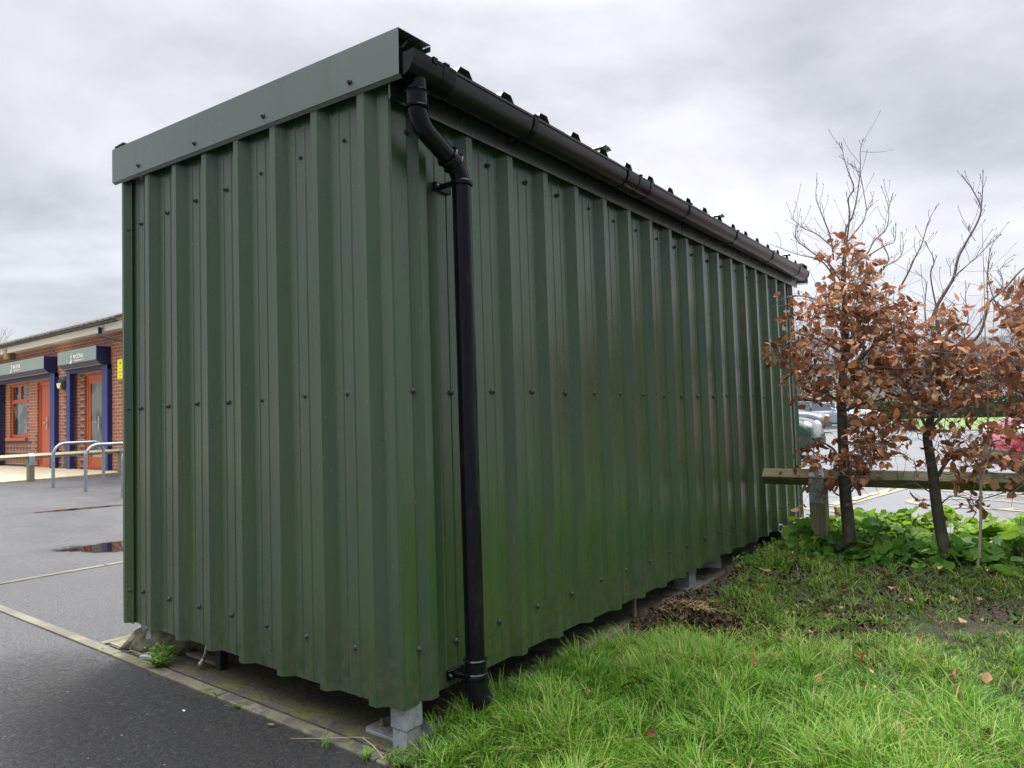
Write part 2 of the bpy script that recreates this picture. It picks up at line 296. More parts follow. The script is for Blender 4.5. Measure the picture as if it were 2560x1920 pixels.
m = Mat('rag', (.16, .15, .11), .95); m.color(m.ramp(m.noise(18, 5, .7, sc3=(1, 3, 1)), [(.3, (.05, .045, .035)), (.5, (.15, .14, .10)), (.7, (.21, .22, .10))])); m.bump(m.noise(60, 5), .5, .004); M['rag'] = m.m

# ================================================================ GROUND
def sm(a, b, v): t = min(1, max(0, (v-a)/(b-a))); return t*t*(3-2*t)
def gz(x, y):                                   # terrain height: rises to the brick building, falls through the car park
    z = .018*max(0., min(-x-5, 8.4))*(1-sm(9, 20, y))
    z -= (.05*sm(4.1, 5.0, y) + .0042*max(0, min(y-5, 60)))*sm(-7, -3, x)
    return z
def grid(name, xs, ys, mat, dz=0, kind='structure'):
    vs = [(x, y, gz(x, y)+(dz(x, y) if callable(dz) else dz)) for y in ys for x in xs]; n = len(xs)
    fs = [(j*n+i, j*n+i+1, (j+1)*n+i+1, (j+1)*n+i) for j in range(len(ys)-1) for i in range(n-1)]
    b = MB(); b.add(vs, fs); o = b.build(name, mat, smooth=True); return tag(o, kind=kind)
xs = [-500, -200, -80, -50, -40, -30]+[-28+1.0*i for i in range(24)]+[-4+.5*i for i in range(17)]+[6, 8, 12, 20, 40, 80, 200, 500]
ys = [-300, -100, -40, -15, -6, -3]+[-2+.5*i for i in range(15)]+[6, 7, 8, 9, 10, 12, 14, 16, 18, 20, 25, 30, 40, 50, 65, 90, 150, 300, 600]
tag(grid('asphalt_ground', xs, ys, M['asph']), 'wet grey asphalt yard')
px_ = [-6.5, -5, -4, -3, -2, -1, 0, 1, 2, 4, 8, 16, 30, 60]; py_ = [4.25, 4.6, 5, 6, 8, 10, 14, 20, 30, 38, 44]
grid('car_park', px_, py_, M['park'], .006)
def lz(x, y):                                   # lawn surface
    b = .018*math.sin(x*5+1)*math.sin(y*4.3) + .012*math.sin(x*13+y*7)
    return .038 + b*sm(0, .25, x) + .09*sm(2.0, 3.3, y)*sm(-.05, .3, x)
lx = [.02+.08*i for i in range(45)]+[4, 5, 7, 10, 14]; ly = [-.09+.09*i for i in range(48)]
o = grid('lawn', lx, ly, M['lawn'], lambda x, y: lz(x, y)-gz(x, y)); 
m_ = MB(); m_.box((-2.05, -.01, -.05), (.03, 4.7, .006)); tag(m_.build('soil_bed', M['soil']), kind='structure')
# strip of mossy concrete along the long wall
m_ = MB(); m_.prism([(-.30, 1.0), (.12, 1.2), (.10, 1.9), (.22, 2.6), (.20, 3.3), (.05, 4.4), (-.3, 4.6)], 2, -.03, .012); tag(m_.build('concrete_strip', M['conc']), kind='structure')
# kerbs
def kerb(name, pts, mat=M['kerb']):
    b = MB()
    for a, c in pts: b.box(a, c)
    return tag(b.build(name, mat, bevel=.004), kind='structure')
segs = []; x0 = -9.2
while x0 < .5: x1 = x0+.915; segs.append(((x0, -.075, -.08), (x1-.006, -.022, .009 if x0 > -3 else .008))); x0 = x1
kerb('edging_kerb', segs)
segs = []; y0 = -.02
while y0 < 4: segs.append(((-4.285, y0, -.08), (-4.235, y0+.908, .007))); y0 += .915
kerb('flush_kerb', segs); kerb('bed_kerb', [((-2.14, -.02, -.05), (-2.09, .9, .009)), ((-2.14, .906, -.05), (-2.09, 1.8, .009))])
kerb('lawn_edge_kerb', [((-.2+.915*i, 4.2, -.12), (.71+.915*i, 4.25, .05)) for i in range(16)])
# car park lines
b = MB()
def strip(p, q, wd):
    p = Vector(p); q = Vector(q); n = (q-p).cross(Vector((0, 0, 1))).normalized()*wd/2
    k = 6; 
    for i in range(k):
        a = p.lerp(q, i/k); c = p.lerp(q, (i+1)/k)
        b.quad(*[(v.x, v.y, gz(v.x, v.y)+.012) for v in (a-n, c-n, c+n, a+n)])
strip((-.6, 6.62, 0), (3.5, 5.45, 0), .10); strip((-.28, 6.9, 0), (.12, 9.5, 0), .22); strip((.1, 9.3, 0), (5, 7.2, 0), .12)
ap = [(1.0+.62*math.cos(t), 7.75+.42*math.sin(t)) for t in [R(60+12*i) for i in range(22)]]
for (a, c) in zip(ap, ap[1:]): strip((*a, 0), (*c, 0), .09)
strip((1.31, 8.1, 0), (5, 6.5, 0), .09); strip((1.2, 7.36, 0), (5, 5.9, 0), .09)
tag(b.build('car_park_markings', M['paint']), kind='structure')
# verge beyond the car park
b = MB(); pr = []
vy0, vy1 = 38.5, 50
b.add([(-60, vy0+7, -.22), (90, vy0-14, -.22), (90, vy1, .12), (-60, vy1+8, .12)], [(0, 1, 2, 3)]); tag(b.build('grass_verge', M['verge']), kind='structure')
b = MB(); b.add([(-60, vy0+6.7, -.3), (90, vy0-14.3, -.3), (90, vy0-14, -.3), (-60, vy0+7, -.3), (-60, vy0+6.7, -.13), (90, vy0-14.3, -.13), (90, vy0-14, -.13), (-60, vy0+7, -.13)],
      [(0, 1, 5, 4), (4, 5, 6, 7), (1, 2, 6, 5), (2, 3, 7, 6), (3, 0, 4, 7)]); tag(b.build('verge_kerb', M['conc']), kind='structure')

# ================================================================ SHED
SH = thing('metal_shed', (0, 0, 0), 'dark green corrugated metal shed with black gutter beside the lawn', 'shed')
SW, SL, ZB = 1.856, 4.60, .150
RIB = [(-.048, 0), (-.017, .033), (.017, .033), (.048, 0)]
STF = [(.088, 0), (.092, .0028), (.098, .0028), (.102, 0), (.146, 0), (.150, .0028), (.156, .0028), (.160, 0)]
def profile(c0, n0, n1, lo, hi):               # rib centres c0+.25k ; returns (s, out)
    pts = []
    for k in range(n0, n1):
        c = c0+.25*k; pts += [(c+a, h) for a, h in RIB+STF]
    pts = [p for p in pts if lo+1e-4 < p[0] < hi-1e-4]
    def hval(s):
        for a, b in zip(allp, allp[1:]):
            if a[0] <= s <= b[0]: return a[1]+(b[1]-a[1])*(s-a[0])/max(1e-9, b[0]-a[0])
        return 0
    allp = sorted([(c0+.25*k+a, h) for k in range(n0-1, n1+1) for a, h in RIB+STF])
    return [(lo, hval(lo))]+pts+[(hi, hval(hi))]
def sheet(name, prof, to3, z0, z1, mat=M['green'], zs=10):
    vs = []; n = len(prof)
    for j in range(zs+1):
        for s, h in prof:
            z = z0+(z1(s)-z0)*j/zs; vs.append(to3(s, h, z))
    fs = [(j*n+i, j*n+i+1, (j+1)*n+i+1, (j+1)*n+i) for j in range(zs) for i in range(n-1)]
    b = MB(); b.add(vs, fs); o = b.build(name, mat, SH); return o
# long wall sheets (lap about every metre)
edges = [.045, 1.166, 2.166, 3.166, 4.166, SL]
for i, (a, c) in enumerate(zip(edges, edges[1:])):
    off = .006*(i % 2)
    o = sheet('cladding_sheet', profile(.118, -1, 22, a, c), lambda s, h, z, off=off: (h+off-.002, s, z), ZB-(.004 if i % 2 else 0), lambda s: 2.20); solid(o, -.0014 if False else .0014)
# gable sheets
ge = [-SW+.004, -.866, -.03]
for i, (a, c) in enumerate(zip(ge, ge[1:])):
    off = .006*(i % 2)
    o = sheet('cladding_sheet', [(s, h) for s, h in profile(-.101, -9, 1, a, c)], lambda s, h, z, off=off: (s, -(h+off)+.002, z), ZB-(.003 if i % 2 else 0), lambda s: 2.20-.055*s); solid(o, .0014)
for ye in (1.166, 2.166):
    b = MB(); b.box((-.003, ye-.0045, ZB+.002), (.0068, ye-.0005, 2.12)); b.build('lap_shadow', M['dark_trim'], SH)  # dark strip drawn in for the shadow line at each sheet lap
# hidden rear walls
o = sheet('cladding_sheet', profile(-.101, -9, 1, -SW+.004, -.02), lambda s, h, z: (s, SL+h-.03, z), ZB, lambda s: 2.20-.055*s); solid(o, .0014)
o = sheet('cladding_sheet', profile(.118, -1, 22, .02, SL-.05), lambda s, h, z: (-SW-h+.03, s, z), ZB, lambda s: 2.29); solid(o, .0014)
# corner flashings
b = MB(); b.prism([(-.053, -.0062), (0, -.0062), (.0062, 0), (.0062, .068), (.0042, .068), (.0042, .002), (-.002, -.004), (-.053, -.004)], 2, ZB-.006, 2.2); b.build('corner_flashing', M['green'], SH)
b = MB(); b.prism([(-1.795, -.010), (-SW-.006, -.010), (-SW-.006, .10), (-SW-.003, .10), (-SW-.003, -.007), (-1.795, -.007)], 2, ZB-.004, 2.26); b.build('corner_flashing', M['green'], SH)
b = MB(); b.prism([(.010, SL-.075), (.010, SL+.008), (-.09, SL+.008), (-.09, SL+.005), (.007, SL+.005), (.007, SL-.075)], 2, ZB-.003, 2.2); b.build('corner_flashing', M['trim'], SH)
# eave flashing under gutter
def loft(prof_fn, ts, close=True):
    ps = [prof_fn(t) for t in ts]; n = len(ps[0]); vs = [p for q in ps for p in q]
    fs = [(j*n+i, j*n+(i+1) % n, (j+1)*n+(i+1) % n, (j+1)*n+i) for j in range(len(ts)-1) for i in range(n if close else n-1)]
    if close: fs += [tuple(range(n))[::-1], tuple(range((len(ts)-1)*n, len(ts)*n))]
    return vs, fs
b = MB(); b.prism([(.028, -.030), (.028, 0), (0, 0)], 1, 0, .001) if False else None
pf = [(.034, 2.108), (.039, 2.104), (.042, 2.110), (.042, 2.190), (.054, 2.202), (.054, 2.245), (.034, 2.245)]
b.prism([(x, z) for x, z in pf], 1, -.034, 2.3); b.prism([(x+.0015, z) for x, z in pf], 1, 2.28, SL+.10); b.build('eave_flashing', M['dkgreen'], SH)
# gable trim: vertical plate with a top flange
def trimpair(y0, yf, name='verge_trim'):
    xa, xb = -1.905, .102; za, zb = 2.435, 2.309; ba, bb = 2.272, 2.160; t = .0022; s_ = 1 if yf > y0 else -1
    b = MB()
    def slab(P):       # P: list of 4 corners, extrude by normal t
        P = [Vector(p) for p in P]; n = (P[1]-P[0]).cross(P[3]-P[0]).normalized()*t; b.add(P+[p+n for p in P], [(0, 1, 2, 3), (7, 6, 5, 4), (0, 4, 5, 1), (1, 5, 6, 2), (2, 6, 7, 3), (3, 7, 4, 0)])
    slab([(xa, y0, ba), (xb, y0, bb), (xb, y0, zb), (xa, y0, za)])
    slab([(xa, y0, za+.001), (xb, y0, zb+.001), (xb, yf, zb+.003), (xa, yf, za+.003)])
    slab([(xa, yf, za-.018), (xb, yf, zb-.018), (xb, yf, zb), (xa, yf, za)])
    slab([(xa, y0, ba-.001), (xb, y0, bb-.001), (xb, y0+s_*.012, bb-.009), (xa, y0+s_*.012, ba-.009)])
    return b.build(name, M['trim'], SH)
trimpair(-.050, .098)
trimpair(SL+.235, SL+.09)
# roof sheet with trapezoid ribs running down the slope
ribc = [-.02+.025+.25*k+.04 for k in range(0, 20)]
pts = [(-.01, 0)]
for c in ribc: pts += [(c-.058, 0), (c-.024, .047), (c+.024, .047), (c+.058, 0)]
pts = [p for p in pts if p[0] > -.02 and p[0] < SL+.2]+[(SL+.22, 0)]
b = MB(); n = len(pts); xr = [.082, -.9, -1.95]
vs = [(x, y, 2.270-.055*(x-.08)+h) for x in xr for y, h in pts]
b.add(vs, [(j*n+i, j*n+i+1, (j+1)*n+i+1, (j+1)*n+i) for j in range(2) for i in range(n-1)]); o = b.build('roof', M['trim'], SH); solid(o, .0015)
# ridge capping at the high side, sticks up at the back edge
b = MB(); b.box((-1.93, -.03, 2.36), (-1.922, SL+.03, 2.462)); b.box((-1.93, -.03, 2.462), (-1.84, SL+.03, 2.465)); b.build('high_edge_capping', M['trim'], SH)
for yy in (ribc[5], ribc[11], ribc[17]):        # loose rib closers that stick up
    b = MB(); b.prism([(yy-.035, 2.318), (yy-.02, 2.330), (yy+.02, 2.330), (yy+.045, 2.320), (yy+.04, 2.316), (yy+.018, 2.325), (yy-.018, 2.325), (yy-.03, 2.315)], 0, .02, .10); b.build('rib_closer', M['trim'], SH)
# screws: one mesh, linked copies
def screw_mesh(axis, sg):
    b = MB(); b.lathe([(.0, 0), (.0098, 0), (.0098, .0022*sg), (.0070, .0048*sg), (.0, .0048*sg)], (0, 0, 0), axis, 14); b.lathe([(.0, .003*sg), (.0058, .003*sg), (.0054, .0105*sg), (0, .0112*sg)], (0, 0, 0), axis, 6)
    o = b.build('screw', M['screw'], SH); return o
spos = []
sx = screw_mesh('X', 1); sy = screw_mesh('Y', -1)
def place(src, p, first=[set()]):
    if id(src) not in first[0]: first[0].add(id(src)); o = src
    else: o = src.copy(); COL.objects.link(o); o.parent = SH
    o.location = p; o.rotation_euler = (random.random()*.5, 0, 0) if src is sx else (0, random.random()*.5, 0)
jj = lambda s=.006: random.uniform(-s, s)
for z in (.298, 1.16, 2.037):
    for k in range(1, 18): 
        y = .01+.25*k
        if z > 2 and k > 17: continue
        place(sx, (.002, y+jj(.01), z+jj()))
    place(sx, (.0065, .073, z+(.02 if z < 1 else .0))); place(sx, (.0105, SL-.03, z))
for k in range(0, 7):
    x = -.229-.25*k
    place(sy, (x+jj(.01), -.002, .301+jj(.004))); place(sy, (x+jj(.01), -.002, 1.161+jj(.003))); place(sy, (x+jj(.01), -.002, 2.046+jj(.004)))
for z in (.30, 1.16, 2.03): place(sy, (-1.823, -.011, z))
for k in (0, 2, 4, 6):
    x = -.112-.25*k+(.0 if k else 0); place(sy, (x-.02, -.053, 2.160-.056*(x-.1)+.035))
# gutter
xc, rw, dp, zt = .100, .056, .070, 2.226
def gprof(r=0, y=0, top=0, n=16, th=.0025):
    o_ = [(xc-(rw+r)*math.cos(math.pi*i/n), zt+top-(dp+r)*math.sin(math.pi*i/n)**.82 if 0 < i < n else zt+top) for i in range(n+1)]
    i_ = [(xc-(rw+r-th)*math.cos(math.pi*i/n), zt+top-(dp+r-th)*math.sin(math.pi*i/n)**.82 if 0 < i < n else zt+top) for i in range(n+1)][::-1]
    return o_+i_
b = MB(); b.prism(gprof(), 1, .13, 4.66); 
b.prism([(xc+rw-.001, zt-.008), (xc+rw+.004, zt-.006), (xc+rw+.004, zt+.003), (xc+rw-.001, zt+.003)], 1, .13, 4.66)
GUT = b.build('gutter', M['gut'], SH, smooth=True)
b = MB(); b.prism(gprof(.004, top=.003), 1, -.036, .16)
oc = [(xc-(rw+.004)*math.cos(math.pi*i/16), zt+.003-(dp+.004)*math.sin(math.pi*i/16)**.82 if 0 < i < 16 else zt+.003) for i in range(17)]
b.prism(oc, 1, -.042, -.036); b.box((xc+rw-.012, .045, zt-.012), (xc+rw+.008, .065, zt+.008)); b.box((xc+rw-.006, .07, zt-.006), (xc+rw+.006, .155, zt+.004)); b.build('running_outlet', M['blk'], GUT, smooth=True)
b = MB(); b.prism([(x, z) for x, z in oc], 1, 4.66, 4.668); b.build('stop_end', M['blk'], GUT, smooth=True)
for y in (.11, .627, 2.139, 2.909, 3.68, 4.40):
    b = MB(); b.prism(gprof(.006, top=.004, th=.0045), 1, y-.012, y+.012); b.box((.043, y-.014, zt-.055), (.052, y+.014, zt+.01)); b.box((xc+rw-.010, y-.012, zt+.003), (xc+rw+.009, y+.012, zt+.009)); b.build('gutter_bracket', M['blk'], GUT, smooth=True)
b = MB()
for y in (1.40, 1.52, 1.64): b.prism(gprof(.007, top=.004, th=.0045), 1, y-.010, y+.010); b.box((xc+rw-.008, y-.010, zt+.003), (xc+rw+.010, y+.010, zt+.008))
b.prism(gprof(.0035, top=.002, th=.003), 1, 1.40, 1.64); b.build('gutter_union', M['blk'], GUT, smooth=True)
# downpipe with swan neck
def arc(p0, p1, p2, n=8):
    p0, p1, p2 = map(Vector, (p0, p1, p2)); return [(p0*(1-t)**2+p1*2*t*(1-t)+p2*t*t) for t in [i/n for i in range(n+1)]]
PX, PY = .088, .252
b = MB(); b.tube([(xc, .026, 2.175), (xc, .026, 2.13)], .0355, 24)
A = Vector((xc, .026, 2.045)); B = Vector((PX, PY, 1.945)); d = (B-A).normalized()
b.tube(arc((xc, .026, 2.13), (xc, .026, 2.035), (xc-.002, .066, 2.009))+arc((xc-.004, .085, 1.9985), (PX, PY, 1.905), (PX, PY, 1.86)) if False else
       arc((xc, .026, 2.10), (xc, .026, 2.035), (xc-.003, .075, 2.008))+[Vector((PX+.003, .19, 1.958))]+arc((PX+.001, .205, 1.950), (PX, PY, 1.925), (PX, PY, 1.87)), .0325, 24)
b.tube([(PX, PY, 1.87), (PX, PY+.004, .20)], .0335, 28)
b.tube(arc((PX, PY+.004, .20), (PX, PY+.004, .13), (PX+.014, PY+.018, .10), 8), [.036+.0008*i for i in range(9)], 24)
DP = b.build('downpipe', M['blk'], SH, smooth=True)
def collar(c, ax, r, h, n='pipe_collar'):
    b = MB(); a = Vector(ax).normalized(); c = Vector(c)
    b.tube([c-a*h/2, c+a*h/2], r, 28)
    for s_ in (-1, 1): b.tube([c+a*(s_*h/2-.004), c+a*(s_*h/2), c+a*(s_*h/2+.004)], [r+.0015, r+.005, r+.0015], 28)
    return b.build(n, M['blk'], DP, smooth=True)
collar((xc, .026, 2.100), (0, 0, 1), .0375, .050)
dd = Vector((PX+.001, .205, 1.950))-Vector((xc-.003, .075, 2.008)); collar((PX+.002, .196, 1.9545), dd, .0375, .034)
collar((PX, PY+.004, .225), (0, 0, 1), .0375, .045)
for z, yy in ((1.885, PY), (.190, PY+.004)):
    b = MB(); b.tube([(PX, yy, z-.010), (PX, yy, z-.006), (PX, yy, z+.006), (PX, yy, z+.010)], [.036, .040, .040, .036], 28)
    b.box((.0, yy-.032, z-.008), (PX-.02, yy-.016, z+.008)); b.box((.0, yy-.052, z-.016), (.012, yy+.03, z+.016)); cl = b.build('pipe_clip', M['blk'], DP, smooth=True, bevel=.002)
    b = MB(); b.lathe([(0, .012), (.006, .012), (.006, .017), (0, .018)], (0, yy-.043, z), 'X', 10); b.build('clip_screw', M['chrome'], DP)
# legs
def leg(cx, cy, s, z1, plate, sleeve=True):
    b = MB(); b.box((cx-s/2, cy-s/2, .0), (cx+s/2, cy+s/2, z1))
    if sleeve: b.box((cx-s/2-.004, cy-s/2-.004, z1*.42), (cx+s/2+.004, cy+s/2+.004, z1+.02))
    l = b.build('leg', M['galv'], SH, bevel=.003)
    x0, y0, x1, y1 = plate; b = MB(); b.prism([(x0+.014, y0), (x1-.014, y0), (x1, y0+.014), (x1, y1), (x0, y1), (x0, y0+.014)], 2, .006, .017); b.build('base_plate', M['galv'], l, bevel=.002)
    b = MB(); bx, by = x0+.045, y0+.045; b.lathe([(0, .017), (.014, .017), (.014, .020), (0, .020)], (bx, by, 0), 'Z', 16); b.lathe([(0, .020), (.0105, .020), (.0105, .032), (0, .032)], (bx, by, 0), 'Z', 6); b.lathe([(0, .03), (.0055, .03), (.0055, .044), (0, .045)], (bx, by, 0), 'Z', 8); b.build('anchor_bolt', M['bolt'], l)
    return l
leg(-.036, .050, .066, .17, (-.245, .044, -.02, .21)); leg(-.112, 2.455, .10, .20, (-.19, 2.36, -.06, 2.62)); leg(-1.76, .075, .085, .17, (-1.84, .02, -1.66, .2)); leg(-.07, 4.52, .09, .17, (-.16, 4.42, .02, 4.6)); leg(-1.77, 4.5, .09, .17, (-1.9, 4.4, -1.65, 4.6)); leg(-1.77, 2.4, .09, .17, (-1.9, 2.3, -1.65, 2.5))
b = MB(); b.box((-1.84, .01, .19), (-.02, .06, .24)); b.box((-.05, .06, .19), (-.005, 4.5, .24)); b.build('bottom_rail', M['galv'], SH)

# ---- odds and ends under the shed edge
b = MB()                                        # crumpled old membrane at the far corner
rows = []
for j in range(13):
    v = j/12; row = []
    for i in range(15):
        u = i/14; t_ = Vector((-1.73+.36*u, .085+.05*u, .135-.02*u)); q_ = Vector((-1.90+.30*u, -.028+.10*u, .012)); p_ = t_.lerp(q_, v)
        f_ = math.sin(i*2.1+.6)*(.016+.014*math.sin(v*math.pi)); row.append((p_.x+.01*math.sin(v*9+i), p_.y-f_*.5, max(.010, p_.z+f_+.045*math.sin(v*math.pi)*(1-.5*u)*(1 if u > .1 else .4))))
    rows.append(row)
b.add([p for r_ in rows for p in r_], [(j*15+i, j*15+i+1, (j+1)*15+i+1, (j+1)*15+i) for j in range(12) for i in range(14)])
o = b.build('crumpled_membrane', M['rag'], smooth=True); solid(o, .004); tag(o, 'crumpled mossy grey membrane sticking out below the shed by its far left leg', 'membrane')
b = MB(); cx = -1.50
prof = [(cx-.10+.10*(1-math.cos(t)), .135-.12*math.sin(t)) for t in [R(10*i) for i in range(10)]]+[(cx+.22, .015), (cx+.22, .028)]+[(cx-.085+.09*(1-math.cos(t)), .137-.107*math.sin(t)) for t in [R(90-10*i) for i in range(10)]]
b.prism(prof, 1, .10, .15); tag(b.build('curved_offcut', M['grey_rag'], bevel=.003), 'grey curved plastic offcut lying under the gable wall', 'offcut')
b = MB(); b.box((-1.265, .09, .0), (-1.225, .13, .13)); tag(b.build('black_block', M['dark_trim'], bevel=.006), 'black block tucked under the gable wall beside a silver tag', 'block')
b = MB(); b.tube([(-1.287, .07, .135), (-1.29, .062, .08), (-1.305, .055, .05)], .006, 8); b.tube([(-1.298, .058, .055), (-1.310, .054, .035), (-1.318, .05, .022)], [.007, .013, .009], 10); tag(b.build('metal_tag', M['chrome'], bevel=.001), 'small silver metal tag hanging below the gable wall', 'tag')
b = MB(); b.box((-1.70, -.004, .008), (-1.56, .018, .024), R(25)); tag(b.build('metal_strip', M['galv'], bevel=.001), 'short grey metal strip lying on the soil in front of the membrane', 'metal strip')
b = MB(); b.box((-.27, 2.99, .012), (-.10, 3.03, .075), R(20)); b.box((-.13, 3.02, .07), (-.11, 3.04, .12), R(20)); tag(b.build('white_bracket', M['white_plastic'], bevel=.002), 'white plastic bracket on the concrete below the long wall', 'bracket')
b = MB(); b.tube([(-.075, 1.72, .0), (-.073, 1.722, .1), (-.070, 1.725, .19)], [.011, .010, .011], 8); tag(b.build('wooden_peg', M['pale']), 'thin wooden peg standing under the long wall', 'peg')
b = MB(); b.lathe([(0, 0), (.030, 0), (.030, .075), (.026, .075), (.026, .01), (0, .01)], (0, 0, 0), 'X', 16); o = b.build('white_pipe_end', M['white_plastic'], smooth=True); o.location = (-.03, 3.98, .155); o.rotation_euler = (0, 0, R(-30)); tag(o, 'white pipe end poking out below the far end of the long wall', 'pipe end')
b = MB(); b.box((-.16, 3.95, .02), (.03, 4.25, .14)); tag(b.build('black_tray', M['dark_trim'], bevel=.008), 'black plastic tray under the far end of the long wall', 'tray')

# ================================================================ BRICK BUILDING
FY = 5.4
BR = thing('brick_building', (-17.5, FY, .2), 'low red brick building with navy shutter boxes and a tiled roof', 'building')
def fx(px): return at(px, 960, 1, FY).x
def fz(px, py): return at(px, py, 1, FY).z
zg = .14
d1l, d1r = fx(87), fx(136); d2l, d2r = fx(204), fx(271); w1l, w1r = fx(19), fx(63); p1l, p1r = fx(63), fx(76.6)
zd = 2.37; zw0, zw1 = .93, 2.42; za = 2.62
opL, opR = fx(5), fx(136)                       # shuttered recess with window and door
op2L, op2R = fx(183), fx(268)
zwall = 3.30
b = MB()
T = .30
def wb(x0, x1, z0, z1, y0=FY, y1=FY+T): b.box((x0, y0, z0), (x1, y1, z1))
wb(-32, opL, zg, zwall); wb(opR, op2L, zg, zwall); wb(op2R, -12.0, zg, zwall); wb(opL, opR, zd+.10, zwall); wb(op2L, op2R, zd+.10, zwall)
# recessed bays
wb(opL, opR, zd+.001, zd+.12, FY+.062, FY+T-.01); wb(op2L, op2R, zd+.001, zd+.12, FY+.062, FY+T-.01); wb(opL, w1l, zg, zd+.10, FY+.06, FY+T); wb(w1r, d1l, zg, zd+.10, FY+.06, FY+T); wb(w1l, w1r, zg, zw0, FY+.06, FY+T); wb(op2L, d2l, zg, zd+.10, FY+.06, FY+T)
b.box((-12.3, FY+T, zg), (-12.0, FY+8, zwall)); b.box((-32, FY+7.7, zg), (-12.3, FY+8, zwall))
b.mi = 1
def dk(x, z, y=FY, wd=.11): b.box((x-wd/2, y-.004, z), (x+wd/2, y+.02, z+.066))
for i in range(19):
    z = zg+.012+.157*i
    if z > 3.2: break
    for xx in (fx(312)+.0, fx(165)+.02): dk(xx, z, wd=.20)
    if z < zd: dk(d2l-.12, z, FY+.06, .2); dk(d1l-.07, z, FY+.06, .12) if z < .95 else None; dk(opL+.05, z, FY+.06, .10); dk(w1r+.02, z, FY+.06, .08) if z > .95 else None
for zi in range(9):
    z = zg+.012+.0785*zi
    if zi % 2 == 0:
        if zi in (0, 4, 8) or True:
            for k in range(9):
                xx = w1l-.15+.235*k
                if xx < w1r+.25: dk(xx, z, FY+.06, .115 if zi % 4 else .228)
    for xx in (fx(150), fx(162)): 
        if zi % 2: dk(xx, z, wd=.16)
b.build('wall', [M['brick'], M['dbrick']], BR)
# roof, fascia, gutter
ey = FY-.17
b = MB(); b.prism([(ey, 3.40), (ey-.13, 3.45), (ey-.11, 3.50), (FY+4, 5.1), (FY+8.4, 3.52), (FY+8.4, 3.34)], 0, -33, -13.95)
for i in range(60): b.tube([(-33+.32*i, ey-.13, 3.46), (-33+.32*i, ey+.6, 3.76)], .035, 5)
b.build('roof', M['tile'], BR)
b = MB(); b.box((-33, ey-.02, 3.24), (-12, ey+.01, 3.40)); b.box((-33, ey+.01, 3.24), (-12, FY+.02, 3.26)); b.build('fascia', M['white_board'], BR)
b = MB(); b.prism([(ey-.04, 3.40), (ey-.12, 3.405), (FY+4, 5.05), (FY+8.3, 3.5), (FY+8.3, 3.4)], 0, -13.93, -12.6); b.build('verge_board', M['brown_board'], BR)
b = MB(); b.prism([(ey-.03, 3.43), (ey-.12, 3.43), (ey-.11, 3.39), (ey-.08, 3.375), (ey-.04, 3.385), (ey-.03, 3.40)], 0, -33, -13.95); g = b.build('gutter', M['dark_trim'], BR)
for i in range(18):
    b = MB(); x = -14.3-1.0*i; b.box((x-.02, ey-.15, 3.305), (x+.02, ey-.0, 3.415)); b.build('gutter_bracket', M['ink'], g)
a1 = at(250, 818, 1, ey-.08); a2 = at(318, 862, 1, FY-.06)
b = MB(); b.tube([(a1.x, a1.y, 3.33), (a1.x, a1.y, 3.16), (a2.x, a2.y, 2.93), (a2.x, a2.y, .18)], .045, 10); b.build('downpipe', M['ink'], BR, smooth=True)
# shutter boxes
def logo(prefix, org, hgt, mat, parent):
    cu = bpy.data.curves.new(prefix, 'FONT'); cu.body = 'NATIONAL'; cu.size = hgt; cu.extrude = .002; cu.space_character = .92
    to = bpy.data.objects.new(prefix, cu); COL.objects.link(to); bpy.context.view_layer.update()
    me = bpy.data.meshes.new_from_object(to.evaluated_get(bpy.context.evaluated_depsgraph_get())); bpy.data.objects.remove(to)
    me.materials.clear(); me.materials.append(mat)
    tx = Matrix.Translation(Vector(org)-Vector(parent.location) if parent.type == 'EMPTY' else Vector(org)) @ Matrix.Rotation(R(90), 4, 'X') @ Matrix.Diagonal((.92, 1.1, 1, 1)); me.transform(tx)
    o = bpy.data.objects.new('sign_text', me); COL.objects.link(o); o.parent = parent
    x, y, z = org; b = MB(); h = hgt
    def st(p, q, wd): 
        p = Vector((x+p[0]*h, y-.003, z+p[1]*h)); q = Vector((x+q[0]*h, y-.003, z+q[1]*h)); n = (q-p).cross(Vector((0, 1, 0))).normalized()*wd*h/2
        b.add([p-n, q-n, q+n, p+n], [(0, 1, 2, 3)])
    st((-.95, -.55), (-.95, 1.0), .22); st((-.95, .95), (-.35, -.1), .26); st((-.42, -.6), (-.42, 1.15), .10); st((-.42, 0.2), (-.75, -.35), .2)
    for cx_, cy_, r_ in ((-1.05, -.62, .30), (-.40, 1.32, .09), (-.72, -.5, .20)):
        b.add([(x+(cx_+r_*math.cos(t))*h, y-.0035, z+(cy_+r_*.8*math.sin(t))*h) for t in [i*math.pi/6 for i in range(12)]], [tuple(range(12))])
    b.build('logo_mark', mat, parent)
    b = MB(); b.box((x+.05*h, y-.005, z-.34*h), (x+4.9*h, y, z-.27*h)); b.box((x+.8*h, y-.005, z-.50*h), (x+3.7*h, y, z-.40*h)); b.build('sign_underline', mat, parent)
